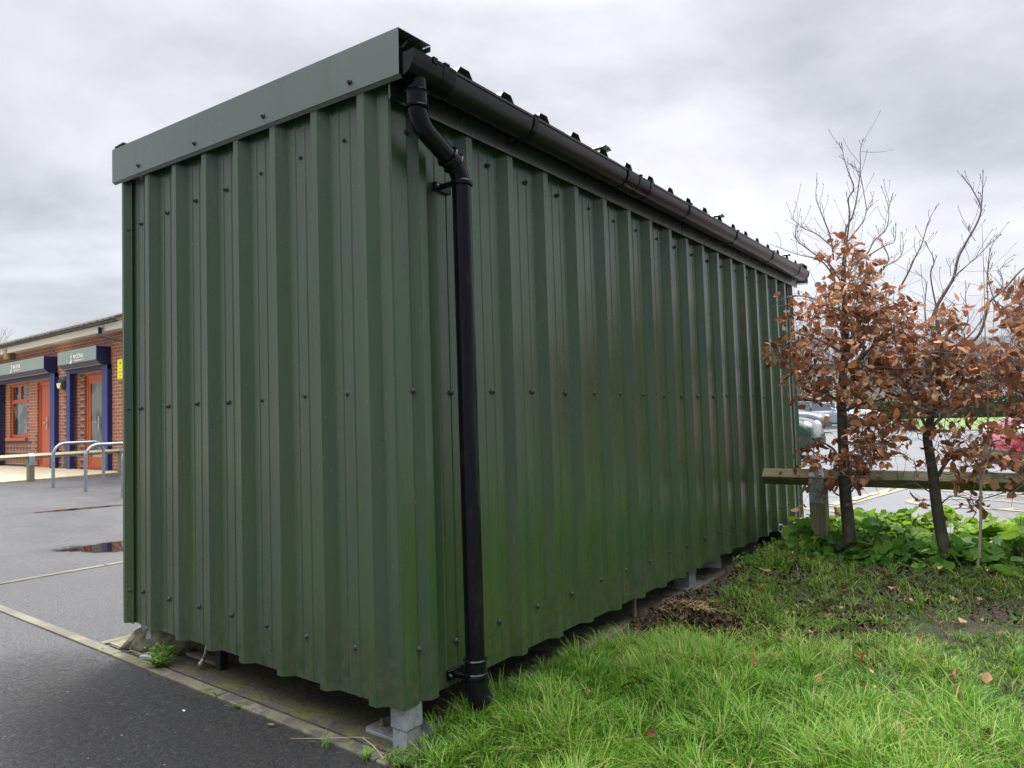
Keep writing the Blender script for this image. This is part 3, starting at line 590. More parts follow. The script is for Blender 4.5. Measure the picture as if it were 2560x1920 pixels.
def sbox(xl, xr, fl, fr, name_i, tx):
    # box, posts, guide rail
    bf = 5.10; zt0, zt1 = 2.60, 2.935
    s_ = None
    b = MB(); b.prism([(FY-.002, 2.50), (bf+.09, 2.53), (bf, 2.62), (bf, 2.925), (FY-.002, 2.925)], 0, xl, xr); s_ = b.build('shutter_box', M['navy_side'], BR)
    b = MB(); b.box((xl-.01, bf-.012, 2.63), (xr+.004, bf-.001, 2.935)); b.add([(xl-.01, bf-.002, 2.628), (xr+.002, bf-.002, 2.628), (xr+.002, bf+.10, 2.52), (xl-.01, bf+.10, 2.52)], [(0, 1, 2, 3)]); b.build('shutter_front', M['sign_grey'], s_) if False else b.build('sign_panel', M['sign_grey'], BR)
    for x0, x1 in fr:
        b = MB(); b.box((x0, FY-.10, zg), (x1, FY-.003, 2.53)); b.build('shutter_guide', M['navy'], BR, bevel=.006)
    b = MB(); b.box((fr[0][0], FY-.095, 2.43), (fr[-1][1], FY-.02, 2.52)); b.build('shutter_rail', M['navy_side'], BR)
bl2 = at(146, 900, 1, 5.10).x; br2 = at(241, 880, 1, 5.10).x; br1 = at(110, 900, 1, 5.10).x
sbox(-24.0, br1, 0, [(fx(-4), fx(8)), (fx(135), fx(147))], 0, 0)
sbox(bl2, br2, 0, [(fx(177), fx(186)), (fx(266), fx(280))], 1, 0)
p = at(31, 917, 1, 5.08); logo('t', (p.x, 5.085, p.z-.06), .125, M['white'], BR)
p = at(182, 891, 1, 5.08); logo('t', (p.x, 5.085, p.z-.06), .125, M['white'], BR)
# window
b = MB(); y0 = FY+.10
def fr_(x0, x1, z0, z1, wd=.06, y=y0, dy=.07): b.box((x0, y, z0), (x0+wd, y+dy, z1)); b.box((x1-wd, y, z0), (x1, y+dy, z1)); b.box((x0+wd, y+.001, z0), (x1-wd, y+dy, z0+wd)); b.box((x0+wd, y+.001, z1-wd), (x1-wd, y+dy, z1))
fr_(w1l, w1r, zw0, zw1, .09); b.box((w1l+.09, y0+.002, 1.88), (w1r-.09, y0+.068, 1.98)); xm = (w1l+w1r)/2; b.box((xm-.05, y0+.003, 1.98), (xm+.05, y0+.069, zw1-.09))
WN = b.build('window', M['red_door'], BR)
b = MB(); b.box((w1l+.09, y0+.03, zw0+.09), (w1r-.09, y0+.04, 1.88)); b.box((w1l+.09, y0+.03, 1.98), (w1r-.09, y0+.04, zw1-.09)); WN['_o'] = tuple(BR.location); b.build('pane', M['glass'], WN)
b = MB(); b.box((w1l-.12, FY-.02, zw0-.07), (w1r+.05, y0, zw0-.001)); b.build('sill', M['red_door'], WN)
b = MB(); b.box((w1l+.2, FY+.165, zw0+.1), (xm+.05, FY+.17, 1.86)); b.build('curtain', M['drape'], WN)
# plain door
b = MB(); fr_(d1l, d1r, zg+.03, zd, .09); b.box((d1l+.09, y0+.02, zg+.06), (d1r-.45, y0+.06, zd-.09)); b.box((d1r-.43, y0+.02, zg+.06), (d1r-.02, y0+.06, zd-.09)); b.box((d1l-.02, FY-.02, zg), (d1r, y0+.02, zg+.05))
D1 = b.build('door', M['red_door'], BR, bevel=.008); D1['_o'] = tuple(BR.location)
def handle(px, py, par):
    p = at(px, py, 1, y0); b = MB(); b.box((p.x-.025, y0-.012, p.z-.16), (p.x+.025, y0+.0, p.z+.14)); b.box((p.x-.10, y0-.055, p.z), (p.x+.015, y0-.035, p.z+.025)); b.box((p.x-.012, y0-.04, p.z), (p.x+.012, y0, p.z+.025)); b.build('handle', M['chrome'], par, bevel=.004)
handle(118, 1058, D1)
# glazed double door
xm2 = fx(249)
b = MB(); fr_(d2l, d2r+.3, zg+.02, zd, .10); 
for x0, x1 in ((d2l+.10, xm2), (xm2+.01, d2r+.25)): fr_(x0, x1, zg+.04, zd-.10, .10, y0+.012, .05); b.box((x0+.1, y0+.02, zg+.1), (x1-.1, y0+.05, zg+.32))
D2 = b.build('door', M['red_door'], BR, bevel=.006); D2['_o'] = tuple(BR.location); D2['label'] = 'red glazed double door'
b = MB(); b.box((d2l+.2, y0+.03, zg+.32), (xm2-.1, y0+.04, zd-.2)); b.box((xm2+.11, y0+.03, zg+.32), (d2r+.15, y0+.04, zd-.2)); b.build('pane', M['glass'], D2)
handle(247, 1056, D2)
for ob in (WN, D1, D2): del ob['_o']
# lamp, cctv notice, vent
p = at(161, 958, 1, FY); b = MB(); b.lathe([(0, -.11), (.10, -.10), (.15, -.06), (.165, 0), (.165, .01)], (p.x, FY-.01, p.z), 'Y', 24); LM = b.build('wall_lamp', M['ink'], BR, smooth=True); LM['_o'] = tuple(BR.location)
b = MB(); b.add([(p.x+.125*math.cos(t), FY-.128+.0, p.z+.135*math.sin(t)) for t in [R(180+10*i) for i in range(19)]], [tuple(range(19))]); b.add([(p.x+.125*math.cos(t), FY-.10+.0, p.z+.135*math.sin(t)) for t in [R(180+10*i) for i in range(19)]], [tuple(range(19))]); b.build('lamp_lens', M['cream_lens'], LM); del LM['_o']
a = at(295, 899, 1, FY); c = at(309.5, 948, 1, FY); b = MB(); b.box((a.x, FY-.012, c.z), (c.x+.10, FY-.003, a.z)); SG = b.build('notice', M['yellow'], BR); SG['_o'] = tuple(BR.location)
b = MB(); hh = a.z-c.z; cx_ = (a.x+c.x)/2
b.box((cx_-.02, FY-.014, a.z-.11), (cx_+.015, FY-.012, a.z-.06), 0)
for k, (wd, th) in enumerate(((.05, .008), (.09, .010), (.05, .010), (.11, .013), (.09, .011))): b.box((cx_-wd, FY-.014, a.z-.20-.075*k-th), (cx_+wd*.9, FY-.012, a.z-.20-.075*k))
b.build('notice_print', M['ink'], SG); del SG['_o']
p = at(30, 888, 1, FY-.05); b = MB(); b.lathe([(0, -.12), (.10, -.12), (.10, .14), (0, .14)], (p.x, FY-.14, p.z), 'Z', 12); b.build('eave_light', M['beige_plastic'], BR, smooth=True)
# deck in front of the building
b = MB(); b.prism([(-30, -14), (-13.75, -14), (-13.55, 2.5), (-13.66, 3.6), (-13.8, 5.38), (-30, 5.38)], 2, .05, zg+.035); tag(b.build('decking', M['deck']), kind='structure')

# ================================================================ KNEE RAILS
def knee(name_loc, p0, p1, posts, label, mat, group, gfun, dg=.13, h0=.0):
    t = thing('knee_rail_fence', name_loc, label, 'fence')
    p0, p1 = Vector(p0), Vector(p1); d = (p1-p0).normalized(); n = d.cross(Vector((0, 0, 1))).normalized(); r_ = dg/2
    b = MB(); q = []
    for P in (p0, p1):
        q += [P+Vector((0, 0, 0)), P+n*r_-Vector((0, 0, r_)), P-Vector((0, 0, 2*r_)), P-n*r_-Vector((0, 0, r_))]
    b.add(q, [(0, 1, 2, 3), (7, 6, 5, 4)]+[(i, (i+1) % 4, 4+(i+1) % 4, 4+i) for i in range(4)]); b.build('rail', mat, t, bevel=.004)
    for s_ in posts:
        c = p0+d*s_; g = gfun(c.x, c.y); ang = math.atan2(d.y, d.x); hw = .050
        b = MB(); b.box((c.x-hw, c.y-hw, g-.05), (c.x+hw, c.y+hw, c.z-r_*1.15), ang, (c.x, c.y, 0)); po = b.build('post', M['post'], t, bevel=.004)
        b = MB(); k = 8
        def sp_(side, z, o=.003): v = c + n*side; return (v.x, v.y, z)
        prof = [(-hw-.004, c.z-r_-.17), (-hw-.004, c.z-r_*1.0), (-hw*.9, c.z-r_*.75), (-.01, c.z+.006), (.01, c.z+.006), (hw*.9, c.z-r_*.75), (hw+.004, c.z-r_*1.0), (hw+.004, c.z-r_-.17)]
        prof = prof+[(a*.94, z-.004) for a, z in prof[::-1]]
        vs = [];
        for e_ in (-.048, .048):
            for a, z in prof: v = c+d*e_+n*a; vs.append((v.x, v.y, z))
        m_ = len(prof); b.add(vs, [tuple(range(m_))[::-1], tuple(range(m_, 2*m_))]+[(i, (i+1) % m_, m_+(i+1) % m_, m_+i) for i in range(m_)]); b.build('strap', M['galv'], t)
    return t
RT = .652
knee((.1, 3.45, 0), (.075, 3.46, RT), (6.2, 3.40, RT), [.36, 2.2, 4.0, 5.8], 'mossy timber knee rail with a metal strap behind the beech trees', M['timber'], None, lambda x, y: .08, .115)
def rz_(x): return .018*max(0, -x-5)
knee((-13.6, 3, .16), (-13.35, .6, .66), (-13.86, 5.35, .67), [2.90, 4.62, .9], 'pale timber knee rail with strapped posts before the brick building', M['tpale'], None, lambda x, y: .155, .10)
# ================================================================ BIKE HOOPS
def hoop(a, c, zt):
    a = Vector(a); c = Vector(c); d = (c-a); L_ = d.length; d.normalize(); r_ = .20; pts = [a-Vector((0, 0, .05)), a+Vector((0, 0, zt-r_))]
    for i in range(1, 9): t = R(90*i/8); pts.append(a+d*(r_-r_*math.cos(t))+Vector((0, 0, zt-r_+r_*math.sin(t))))
    for i in range(0, 9): t = R(90*i/8); pts.append(c-d*(r_-r_*math.sin(t))+Vector((0, 0, zt-r_+r_*math.cos(t))))
    pts.append(c-Vector((0, 0, .05))); b = MB(); b.tube(pts, .026, 14); return b.build('bike_hoop', M['hoop'], smooth=True, origin=(a.x, a.y, a.z))
for i, (a, c, lb) in enumerate((((-11.816, 3.21, .123), (-11.987, 4.084, .126), 'galvanised bike hoop farthest from the shed, in front of the glazed door'), ((-10.513, 3.205, .099), (-10.68, 4.08, .10), 'galvanised bike hoop in the middle of the row of three'), ((-9.142, 3.167, .075), (-9.31, 4.04, .08), 'galvanised bike hoop nearest the shed, half hidden by its wall'))):
    tag(hoop(a, c, .735), lb, 'bike stand', 'galvanised bike hoops beside the brick building')

# ================================================================ CARS
def car(name, loc, rz, paint, label, Lc=4.2, H=1.46, Wc=1.76, hood=.92, estate=True, group='cars in the car park'):
    t = thing('parked_car', loc, label, 'car', group, rz); org = Vector(loc)
    # local build then child transforms follow the empty; coordinates local (x forward)
    def bl(b, n, mats, par=t, **k):
        v0 = Vector(par.location) if par is t else Vector((0, 0, 0)); b.v = [tuple(Vector(p)+(v0 if par is t else Vector((0, 0, 0)))) for p in b.v]; return b.build(n, mats, par, **k)
    hl = Lc/2; W2 = Wc/2
    st = [(-hl, .36, .80, .80), (-hl+.06, .24, .93, .92), (-hl+.5, .2, .97, 1), (-.6, .19, .93, 1), (.55, .19, hood+.02, 1), (1.0, .19, hood, 1), (hl-.55, .2, hood-.07, .98), (hl-.22, .2, hood-.17, .90), (hl-.06, .24, hood-.32, .78), (hl, .32, .52, .68)]
    b = MB(); n = 14; vs = []
    for x, z0, z1, wf in st:
        wv = W2*wf
        ring = [(wv*.86, z0), (wv*.98, z0+.10), (wv, (z0+z1)/2), (wv*.99, z1-.16), (wv*.93, z1-.05), (wv*.80, z1), (wv*.4, z1+.02)]
        ring = ring+[(-a, z) for a, z in ring[::-1]]
        vs += [(x, a, z) for a, z in ring]
    m_ = len(st); b.add(vs, [(j*n+i, j*n+(i+1) % n, (j+1)*n+(i+1) % n, (j+1)*n+i) for j in range(m_-1) for i in range(n)]+[tuple(range(n)), tuple(range((m_-1)*n, m_*n))])
    bl(b, 'body', paint, smooth=True)
    x0, x1, x2, x3 = (-hl+.12, -hl+.42, .15, 1.02) if estate else (-hl+.5, -hl+1.1, .1, .95)
    b = MB(); zb = hood-.03; q = [(x0, W2*.86, zb), (x3, W2*.86, zb), (x2, W2*.66, H-.05), (x1, W2*.66, H-.05)]
    q2 = [(x, -y, z) for x, y, z in q]; b.add(q+q2, [(0, 1, 2, 3), (7, 6, 5, 4), (0, 4, 5, 1), (1, 5, 6, 2), (2, 6, 7, 3), (3, 7, 4, 0)]); bl(b, 'windows', M['cglass'], smooth=False)
    b = MB(); rr = [(x1-.06, .0), (x1+.35, .035), ((x1+x2)/2, .05), (x2-.1, .035), (x2+.12, -.02)]; vs = []
    for x, dz in rr:
        for a in (-.69, -.5, 0, .5, .69): vs.append((x, a*W2, H-.05+dz-(.02 if abs(a) > .6 else 0)))
        for a in (.69, -.69): vs.append((x, a*W2, H-.09+dz*.5))
    b.add(vs, [(j*7+i, j*7+(i+1) % 7, (j+1)*7+(i+1) % 7, (j+1)*7+i) for j in range(4) for i in range(7)]+[(6, 5, 4, 3, 2, 1, 0), tuple(range(28, 35))])
    for s_ in (1, -1):
        for a, c in (((x3, W2*.865*s_, zb), (x2+.1, W2*.67*s_, H-.06)), ((x0, W2*.865*s_, zb), (x1, W2*.67*s_, H-.06)), ((-.25, W2*.865*s_, zb), (-.22, W2*.67*s_, H-.06))): b.tube([a, c], .028, 6)
    bl(b, 'roof', paint, smooth=True)
    for s_ in (1, -1):
        for xw in (hl-.68, -hl+.72):
            b = MB(); b.lathe([(0, -.10), (.21, -.10), (.30, -.085), (.315, -.03), (.315, .06), (.29, .09), (.215, .095), (.21, .07), (0, .07)], (xw, s_*(W2-.10), .315), 'Y', 24); wl = bl(b, 'wheel', M['tyre'], smooth=True)
            b = MB()
            for k in range(5):
                an = 2*math.pi*k/5; b.add([(xw+r_*math.cos(an+o_), s_*(W2-.005), .315+r_*math.sin(an+o_)) for r_, o_ in ((.04, -.6), (.20, -.22), (.20, .22), (.04, .6))], [(0, 1, 2, 3)])
            bl(b, 'rim', M['alloy'], wl); wl.data.update()
            b = MB(); b.lathe([(.33, -.02), (.36, 0), (.36, .02), (.33, .03)], (xw, s_*(W2-.012), .33), 'Y', 24) if False else b.tube([(xw+.36*math.cos(R(8+16.4*i)), s_*(W2-.0), .33+.36*math.sin(R(8+16.4*i))) for i in range(11)], .022, 6); bl(b, 'arch_trim', M['dark_trim'], smooth=True)
        b = MB(); b.lathe([(0, .09), (.06, .085), (.105, .045), (.12, 0), (.11, -.04)], (0, 0, 0), 'X', 16); b.v = [(hl-.15+x*.9+z*-.25, s_*(W2*.62)+y*1.15-x*.4*s_, hood-.27+z*.85) for x, y, z in b.v]; bl(b, 'headlight', M['lamp_glass'], smooth=True)
        b = MB(); b.box((-hl-.0, s_*W2*.62-.11, .66), (-hl+.07, s_*W2*.62+.11, .86)); bl(b, 'tail_light', M['red_lens'], bevel=.01)
        b = MB(); b.box((.72, s_*W2*1.0-.03, hood), (.86, s_*(W2*1.0)+.13*s_, hood+.13)) if s_ > 0 else b.box((.72, s_*W2-.13, hood), (.86, s_*W2+.03, hood+.13)); bl(b, 'mirror', paint, bevel=.03)
    b = MB(); b.box((hl-.12, -W2*.60, .24), (hl+.02, W2*.60, .46)); b.box((hl-.2, -W2*.8, .20), (hl-.05, W2*.8, .30)); b.box((hl-.13, -W2*.35, .52), (hl-.015, W2*.35, .60)); bl(b, 'bumper', M['dark_trim'], bevel=.03)
    return t
def carat(px, py, d, g=None):
    p = atd(px, py, d); return p
HX = math.atan2(rt.y, rt.x)
def place_car(px_front, d, rz, Lc, **k):
    p = atd(px_front, 1060, d); c = Vector((p.x, p.y, 0))-Vector((math.cos(rz), math.sin(rz), 0))*Lc/2; return (c.x, c.y, gz(c.x, c.y)+.008)
def put(pxf, d, rz, paint, label, **k):
    Lc = k.get('Lc', 4.2); car('c', place_car(pxf, d, rz, Lc), rz, paint, label, **k)
put(2049, 16.6, HX-.62, M['car_green'], 'dark green car with its nose showing past the shed corner', Lc=4.0, hood=1.0, H=1.5)
put(2070, 31, HX-.7, M['car_grey'], 'dark grey car parked nose out beyond the green car', Lc=4.4, hood=.95)
put(2150, 37, HX-.35, M['car_silver'], 'pale car half hidden behind the nearer beech trunk', Lc=4.3)
put(2210, 39.5, HX-.45, M['car_white'], 'white car parked nose out left of the blue grey car', Lc=4.4, H=1.42)
put(2118, 52, HX+math.pi-.12, M['car_silver'], 'blue grey hatchback at the far end of the parked row', Lc=4.1, H=1.5)
def redcar():
    rz = HX+math.pi-.25; p = atd(2484, 1080, 10.4); c = Vector((p.x, p.y, 0))-Vector((math.cos(rz), math.sin(rz), 0))*2.0
    car('c', (c.x, c.y, gz(c.x, c.y)+.008), rz, M['car_red'], 'red car with grey bumper at the right edge beyond the rail', Lc=4.0, hood=1.0, H=1.5)
redcar()

# ================================================================ HOUSES, HEDGE BEYOND
def house(loc, rz, Wd, Dp, He, Hr, wallm, label, garage=False, wins=()):
    t = thing('house', loc, label, 'house', None, rz); o3 = Vector(loc)
    def bl(b, n, m_, par=t, **k):
        if par is t: b.v = [tuple(Vector(p)+o3) for p in b.v]
        return b.build(n, m_, par, **k)
    b = MB(); b.box((-Wd/2, 0, -.6), (Wd/2, Dp, He)); b.prism([(-Wd/2, He), (Wd/2, He), (0, He+Hr)], 1, .01, Dp-.01) if garage == 'g' else b.prism([(0.01, He), (Dp-.01, He), (Dp/2, He+Hr-.1)], 0, -Wd/2+.01, Wd/2-.01); bl(b, 'wall', wallm)
    b = MB()
    if garage == 'g': b.prism([(-Wd/2-.4, He-.1), (0, He+Hr), (Wd/2+.4, He-.1), (Wd/2+.4, He+.08), (0, He+Hr+.2), (-Wd/2-.4, He+.08)], 1, -.4, Dp+.3)
    else: b.prism([(-.4, He-.1), (Dp/2, He+Hr), (Dp+.4, He-.1), (Dp+.4, He+.08), (Dp/2, He+Hr+.2), (-.4, He+.08)], 0, -Wd/2-.3, Wd/2+.3)
    rf = bl(b, 'roof', M['roof_slate']); b = MB(); b.box((Wd/2-1.3, Dp/2-.4, He+Hr-.6), (Wd/2-.5, Dp/2+.4, He+Hr+1.0)); bl(b, 'chimney', M['brick'], rf)
    for wx, wz, ww, wh in wins:
        b = MB(); b.box((wx-ww/2, -.05, wz), (wx+ww/2, .03, wz+wh)); wn = bl(b, 'window', M['white_board']); b = MB(); k = max(1, round(ww/.7))
        for i in range(k): b.box((wx-ww/2+.07+i*(ww-.07)/k, -.056, wz+.07), (wx-ww/2+(i+1)*(ww-.07)/k, -.045, wz+wh-.07))
        bl(b, 'pane', M['glass'], wn)
    return t
HB = atd(2010, 1000, 62); HB.z = -.1
house(tuple(HB+Vector((-1.6, 0, 0))), HX-.25, 11, 8, 5.0, 2.6, M['cream_render'], 'cream rendered house behind the parked cars', False, ((-3.5, 3.1, 1.6, 1.1), (3.4, 3.1, 1.4, 1.0), (4.6, 1.0, .9, 1.1), (0.6, 3.1, 1.4, 1.0)))
GB = atd(2035, 1000, 55)
t = thing('garage', (GB.x-2.0, GB.y-1.2, -1.0), 'brown roofed garage with a maroon door in front of the cream house', 'garage', None, HX-.1); o3 = Vector(t.location)
def gl(b, n, m_, **k): b.v = [tuple(Vector(p)+o3) for p in b.v]; return b.build(n, m_, t, **k)
b = MB(); b.box((-2.9, 0, 0), (2.9, 5, 2.5)); gl(b, 'wall', M['roof_brown'] if False else Mat('garage_render', (.27, .25, .17), .9).m); b = MB(); b.prism([(-3.1, 2.45), (0, 3.3), (3.1, 2.45), (3.1, 2.6), (0, 3.5), (-3.1, 2.6)], 1, -.25, 5.2); b.prism([(-2.9, 2.5), (0, 3.25), (2.9, 2.5)], 1, .0, .1); gl(b, 'roof', M['roof_brown'])
b = MB(); b.box((-1.9, -.06, .05), (1.9, .0, 2.15)); 
for i in range(5): b.box((-1.85, -.075, .15+.4*i), (1.85, -.06, .5+.4*i))
gl(b, 'garage_door', M['maroon'])
H2 = atd(2330, 1000, 70); house((H2.x, H2.y, -.2), HX-.1, 9, 8, 5.0, 2.4, M['stone_wall'], 'stone coloured house seen through the middle beech tree', False, ((-2.5, 3.2, 1.4, 1.1), (2.2, 3.2, 1.6, 1.1), (2.2, .9, 1.8, 1.3), (-2.6, .9, 1.3, 1.3)))
H3 = atd(2500, 1000, 66); house((H3.x+3, H3.y, -.2), HX+.1, 11, 8, 5.1, 2.5, M['white_board'], 'white rendered house seen through the right hand beech tree', False, ((-3.5, 3.2, 1.5, 1.1), (0, 3.2, 1.5, 1.1), (3.2, .9, 1.8, 1.3), (-3.2, .9, 2.0, 1.3)))
def leaf_cloud(n, cfun, size, mat, name, parent=None, rnd=None, zs=1.0):
    C = np.array([cfun() for _ in range(n)]); nn = rng.normal(size=(n, 3)); nn /= np.linalg.norm(nn, axis=1)[:, None]; a = np.cross(nn, rng.normal(size=(n, 3))); a /= np.linalg.norm(a, axis=1)[:, None]; bb = np.cross(nn, a)
    s = size*rng.uniform(.6, 1.3, n)[:, None]; V = np.stack([C-a*s, C-bb*s*.6, C+a*s, C+bb*s*.6], 1).reshape(-1, 3)
    F = np.arange(4*n).reshape(-1, 4); return npmesh(name, V, F, mat, parent, np.repeat(rng.random(n), 4))
def npmesh(name, V, F, mat, parent=None, rnd=None, smooth=False):
    me = bpy.data.meshes.new(name); me.vertices.add(len(V)); me.vertices.foreach_set('co', np.asarray(V, np.float32).ravel())
    F = [np.asarray(f) for f in (F if isinstance(F, list) else [F])]; nl = sum(f.size for f in F); npoly = sum(len(f) for f in F)
    me.loops.add(nl); me.loops.foreach_set('vertex_index', np.concatenate([f.ravel() for f in F]).astype(np.int32)); me.polygons.add(npoly)
    tot = np.concatenate([np.full(len(f), f.shape[1]) for f in F]).astype(np.int32); me.polygons.foreach_set('loop_start', np.concatenate([[0], np.cumsum(tot)[:-1]]).astype(np.int32)); me.polygons.foreach_set('loop_total', tot)
    me.update(calc_edges=True)
    if rnd is not None: at_ = me.attributes.new('rnd', 'FLOAT', 'POINT'); at_.data.foreach_set('value', np.asarray(rnd, np.float32))
    if smooth: me.polygons.foreach_set('use_smooth', [True]*npoly)
    me.materials.append(mat); o = bpy.data.objects.new(name, me); COL.objects.link(o)
    if parent: o.parent = parent
    return o
hv = atd(2420, 1030, 50); dh = Vector((rt.x, rt.y, 0)).normalized(); dn = Vector((-dh.y, dh.x, 0))
def hc():
    u = random.uniform(-24, 22); v = random.uniform(0, 1.4); p = Vector((hv.x, hv.y, 0))+dh*u+dn*v; hgt = 1.5+.25*math.sin(u*1.3)+.15*math.sin(u*3.1)
    if random.random() < .6: v = 0; p = Vector((hv.x, hv.y, 0))+dh*u+dn*random.uniform(-.15, .1); return (p.x, p.y, .0+random.uniform(0, hgt))
    return (p.x, p.y, hgt-random.uniform(-.1, .2))
b = MB(); q = [Vector((hv.x, hv.y, 0))+dh*u+dn*v for u, v in ((-24, .1), (22, .1), (22, 1.3), (-24, 1.3))]; b.add([(p.x, p.y, -.3) for p in q]+[(p.x, p.y, 1.35) for p in q], [(0, 3, 2, 1), (4, 5, 6, 7), (0, 1, 5, 4), (1, 2, 6, 5), (2, 3, 7, 6), (3, 0, 4, 7)])
HG = b.build('hedge', M['hedge']); tag(HG, 'dark green clipped hedge behind the grass verge', 'hedge'); leaf_cloud(9000, hc, .09, M['hedge'], 'foliage', HG)

# ================================================================ TREES
class Sk:                                        # skeleton collector for tubes of varying radius, low segment count
    def __init__(s): s.mb = MB()
    def t(s, pts, r0_, r1_, seg=5): n = len(pts); s.mb.tube(pts, [r0_+(r1_-r0_)*i/(n-1) for i in range(n)], seg, False)
def bare_tree(loc, H, spread, seed, label, group, depth=5, fan=2.0):
    rd = random.Random(seed); t = thing('bare_tree', loc, label, 'tree', group); tk = Sk(); cr = Sk()
    def grow(p, d, ln, r_, lv):
        pts = [p]; q = p
        for i in range(4):
            d = (d+Vector((rd.uniform(-.22, .22), rd.uniform(-.22, .22), rd.uniform(-.02, .20)))).normalized(); q = q+d*ln/4; pts.append(q)
        (tk if lv < 1 else cr).t(pts, r_, r_*.62, 6 if lv < 2 else 3)
        if lv >= depth: return
        for i in range(rd.choice((2, 3, 3)) if lv else 5):
            a = rd.uniform(0, 2*math.pi); s_ = rd.uniform(.35, .95)*spread; nd = (d+Vector((math.cos(a)*s_, math.sin(a)*s_, rd.uniform(-.05, .35)))).normalized()
            grow(pts[rd.choice((2, 3, 4, 4))] if lv else pts[rd.choice((2, 3, 4))], nd, ln*rd.uniform(.58, .8), r_*.55, lv+1)
    grow(Vector(loc), Vector((0, 0, 1)), H*.34, H*.018, 0)
    tk.mb.build('trunk', M['farbark'], t); cr.mb.build('branches', M['farbark'], t); return t
for i, (px, d, H, lb) in enumerate(((2003, 58, 10.5, 'tall bare tree immediately right of the shed'), (2060, 66, 10.0, 'bare tree behind the cream house roof'), (2230, 72, 9.5, 'bare tree seen between the two beech crowns'), (2290, 64, 9.0, 'hazy bare tree behind the middle beech'), (2470, 60, 8.5, 'bare tree behind the right hand beeches'))):
    p = atd(px, 1000, d); bare_tree((p.x, p.y, -.3), H, .8, 40+i, lb, 'bare trees beyond the car park', 6 if i < 2 else 5)
p = atd(0, 1000, 48); bare_tree((p.x-1.0, p.y, .3), 9.6, .85, 9, 'bare tree behind the brick building at the left edge', 'bare trees behind the brick building', 6)

def leaves_mesh(name, C, Dr, S, mat, parent, rn):      # curled oval leaves with a fold, 8 quads each
    n = len(C); ts = np.array([0, .18, .45, .75, 1.0]); wd = np.array([.06, .30, .40, .27, .03])
    X = Dr/np.linalg.norm(Dr, axis=1)[:, None]; Nn = rng.normal(size=(n, 3)); Y = np.cross(X, Nn); Y /= np.linalg.norm(Y, axis=1)[:, None]; Z = np.cross(X, Y)
    curl = rng.uniform(-.9, 1.5, n); fold = rng.uniform(.05, 1.0, n); tw = rng.uniform(-1.1, 1.1, n); V = np.zeros((n, 5, 3, 3))
    for i, (t, w_) in enumerate(zip(ts, wd)):
        a = curl*t*1.2; cx = (t*np.cos(a*.5)); cz = t*np.sin(a); jit = 1+rng.uniform(-.30, .22, (n, 3))
        for j, s_ in enumerate((-1, 0, 1)):
            y_ = s_*w_*jit[:, j]; z_ = cz+abs(s_)*w_*fold+tw*t*y_+.075*rng.normal(size=n)*abs(s_)
            V[:, i, j] = C+S[:, None]*(X*cx[:, None]+Y*y_[:, None]*np.cos(fold)[:, None]+Z*z_[:, None])
    idx = np.arange(n*15).reshape(n, 5, 3); F = np.stack([idx[:, :-1, :-1], idx[:, 1:, :-1], idx[:, 1:, 1:], idx[:, :-1, 1:]], -1).reshape(-1, 4)
    O = np.array(parent.location) if parent else 0
    return npmesh(name, V.reshape(-1, 3)-O, F, mat, parent, np.repeat(rn, 15), True)
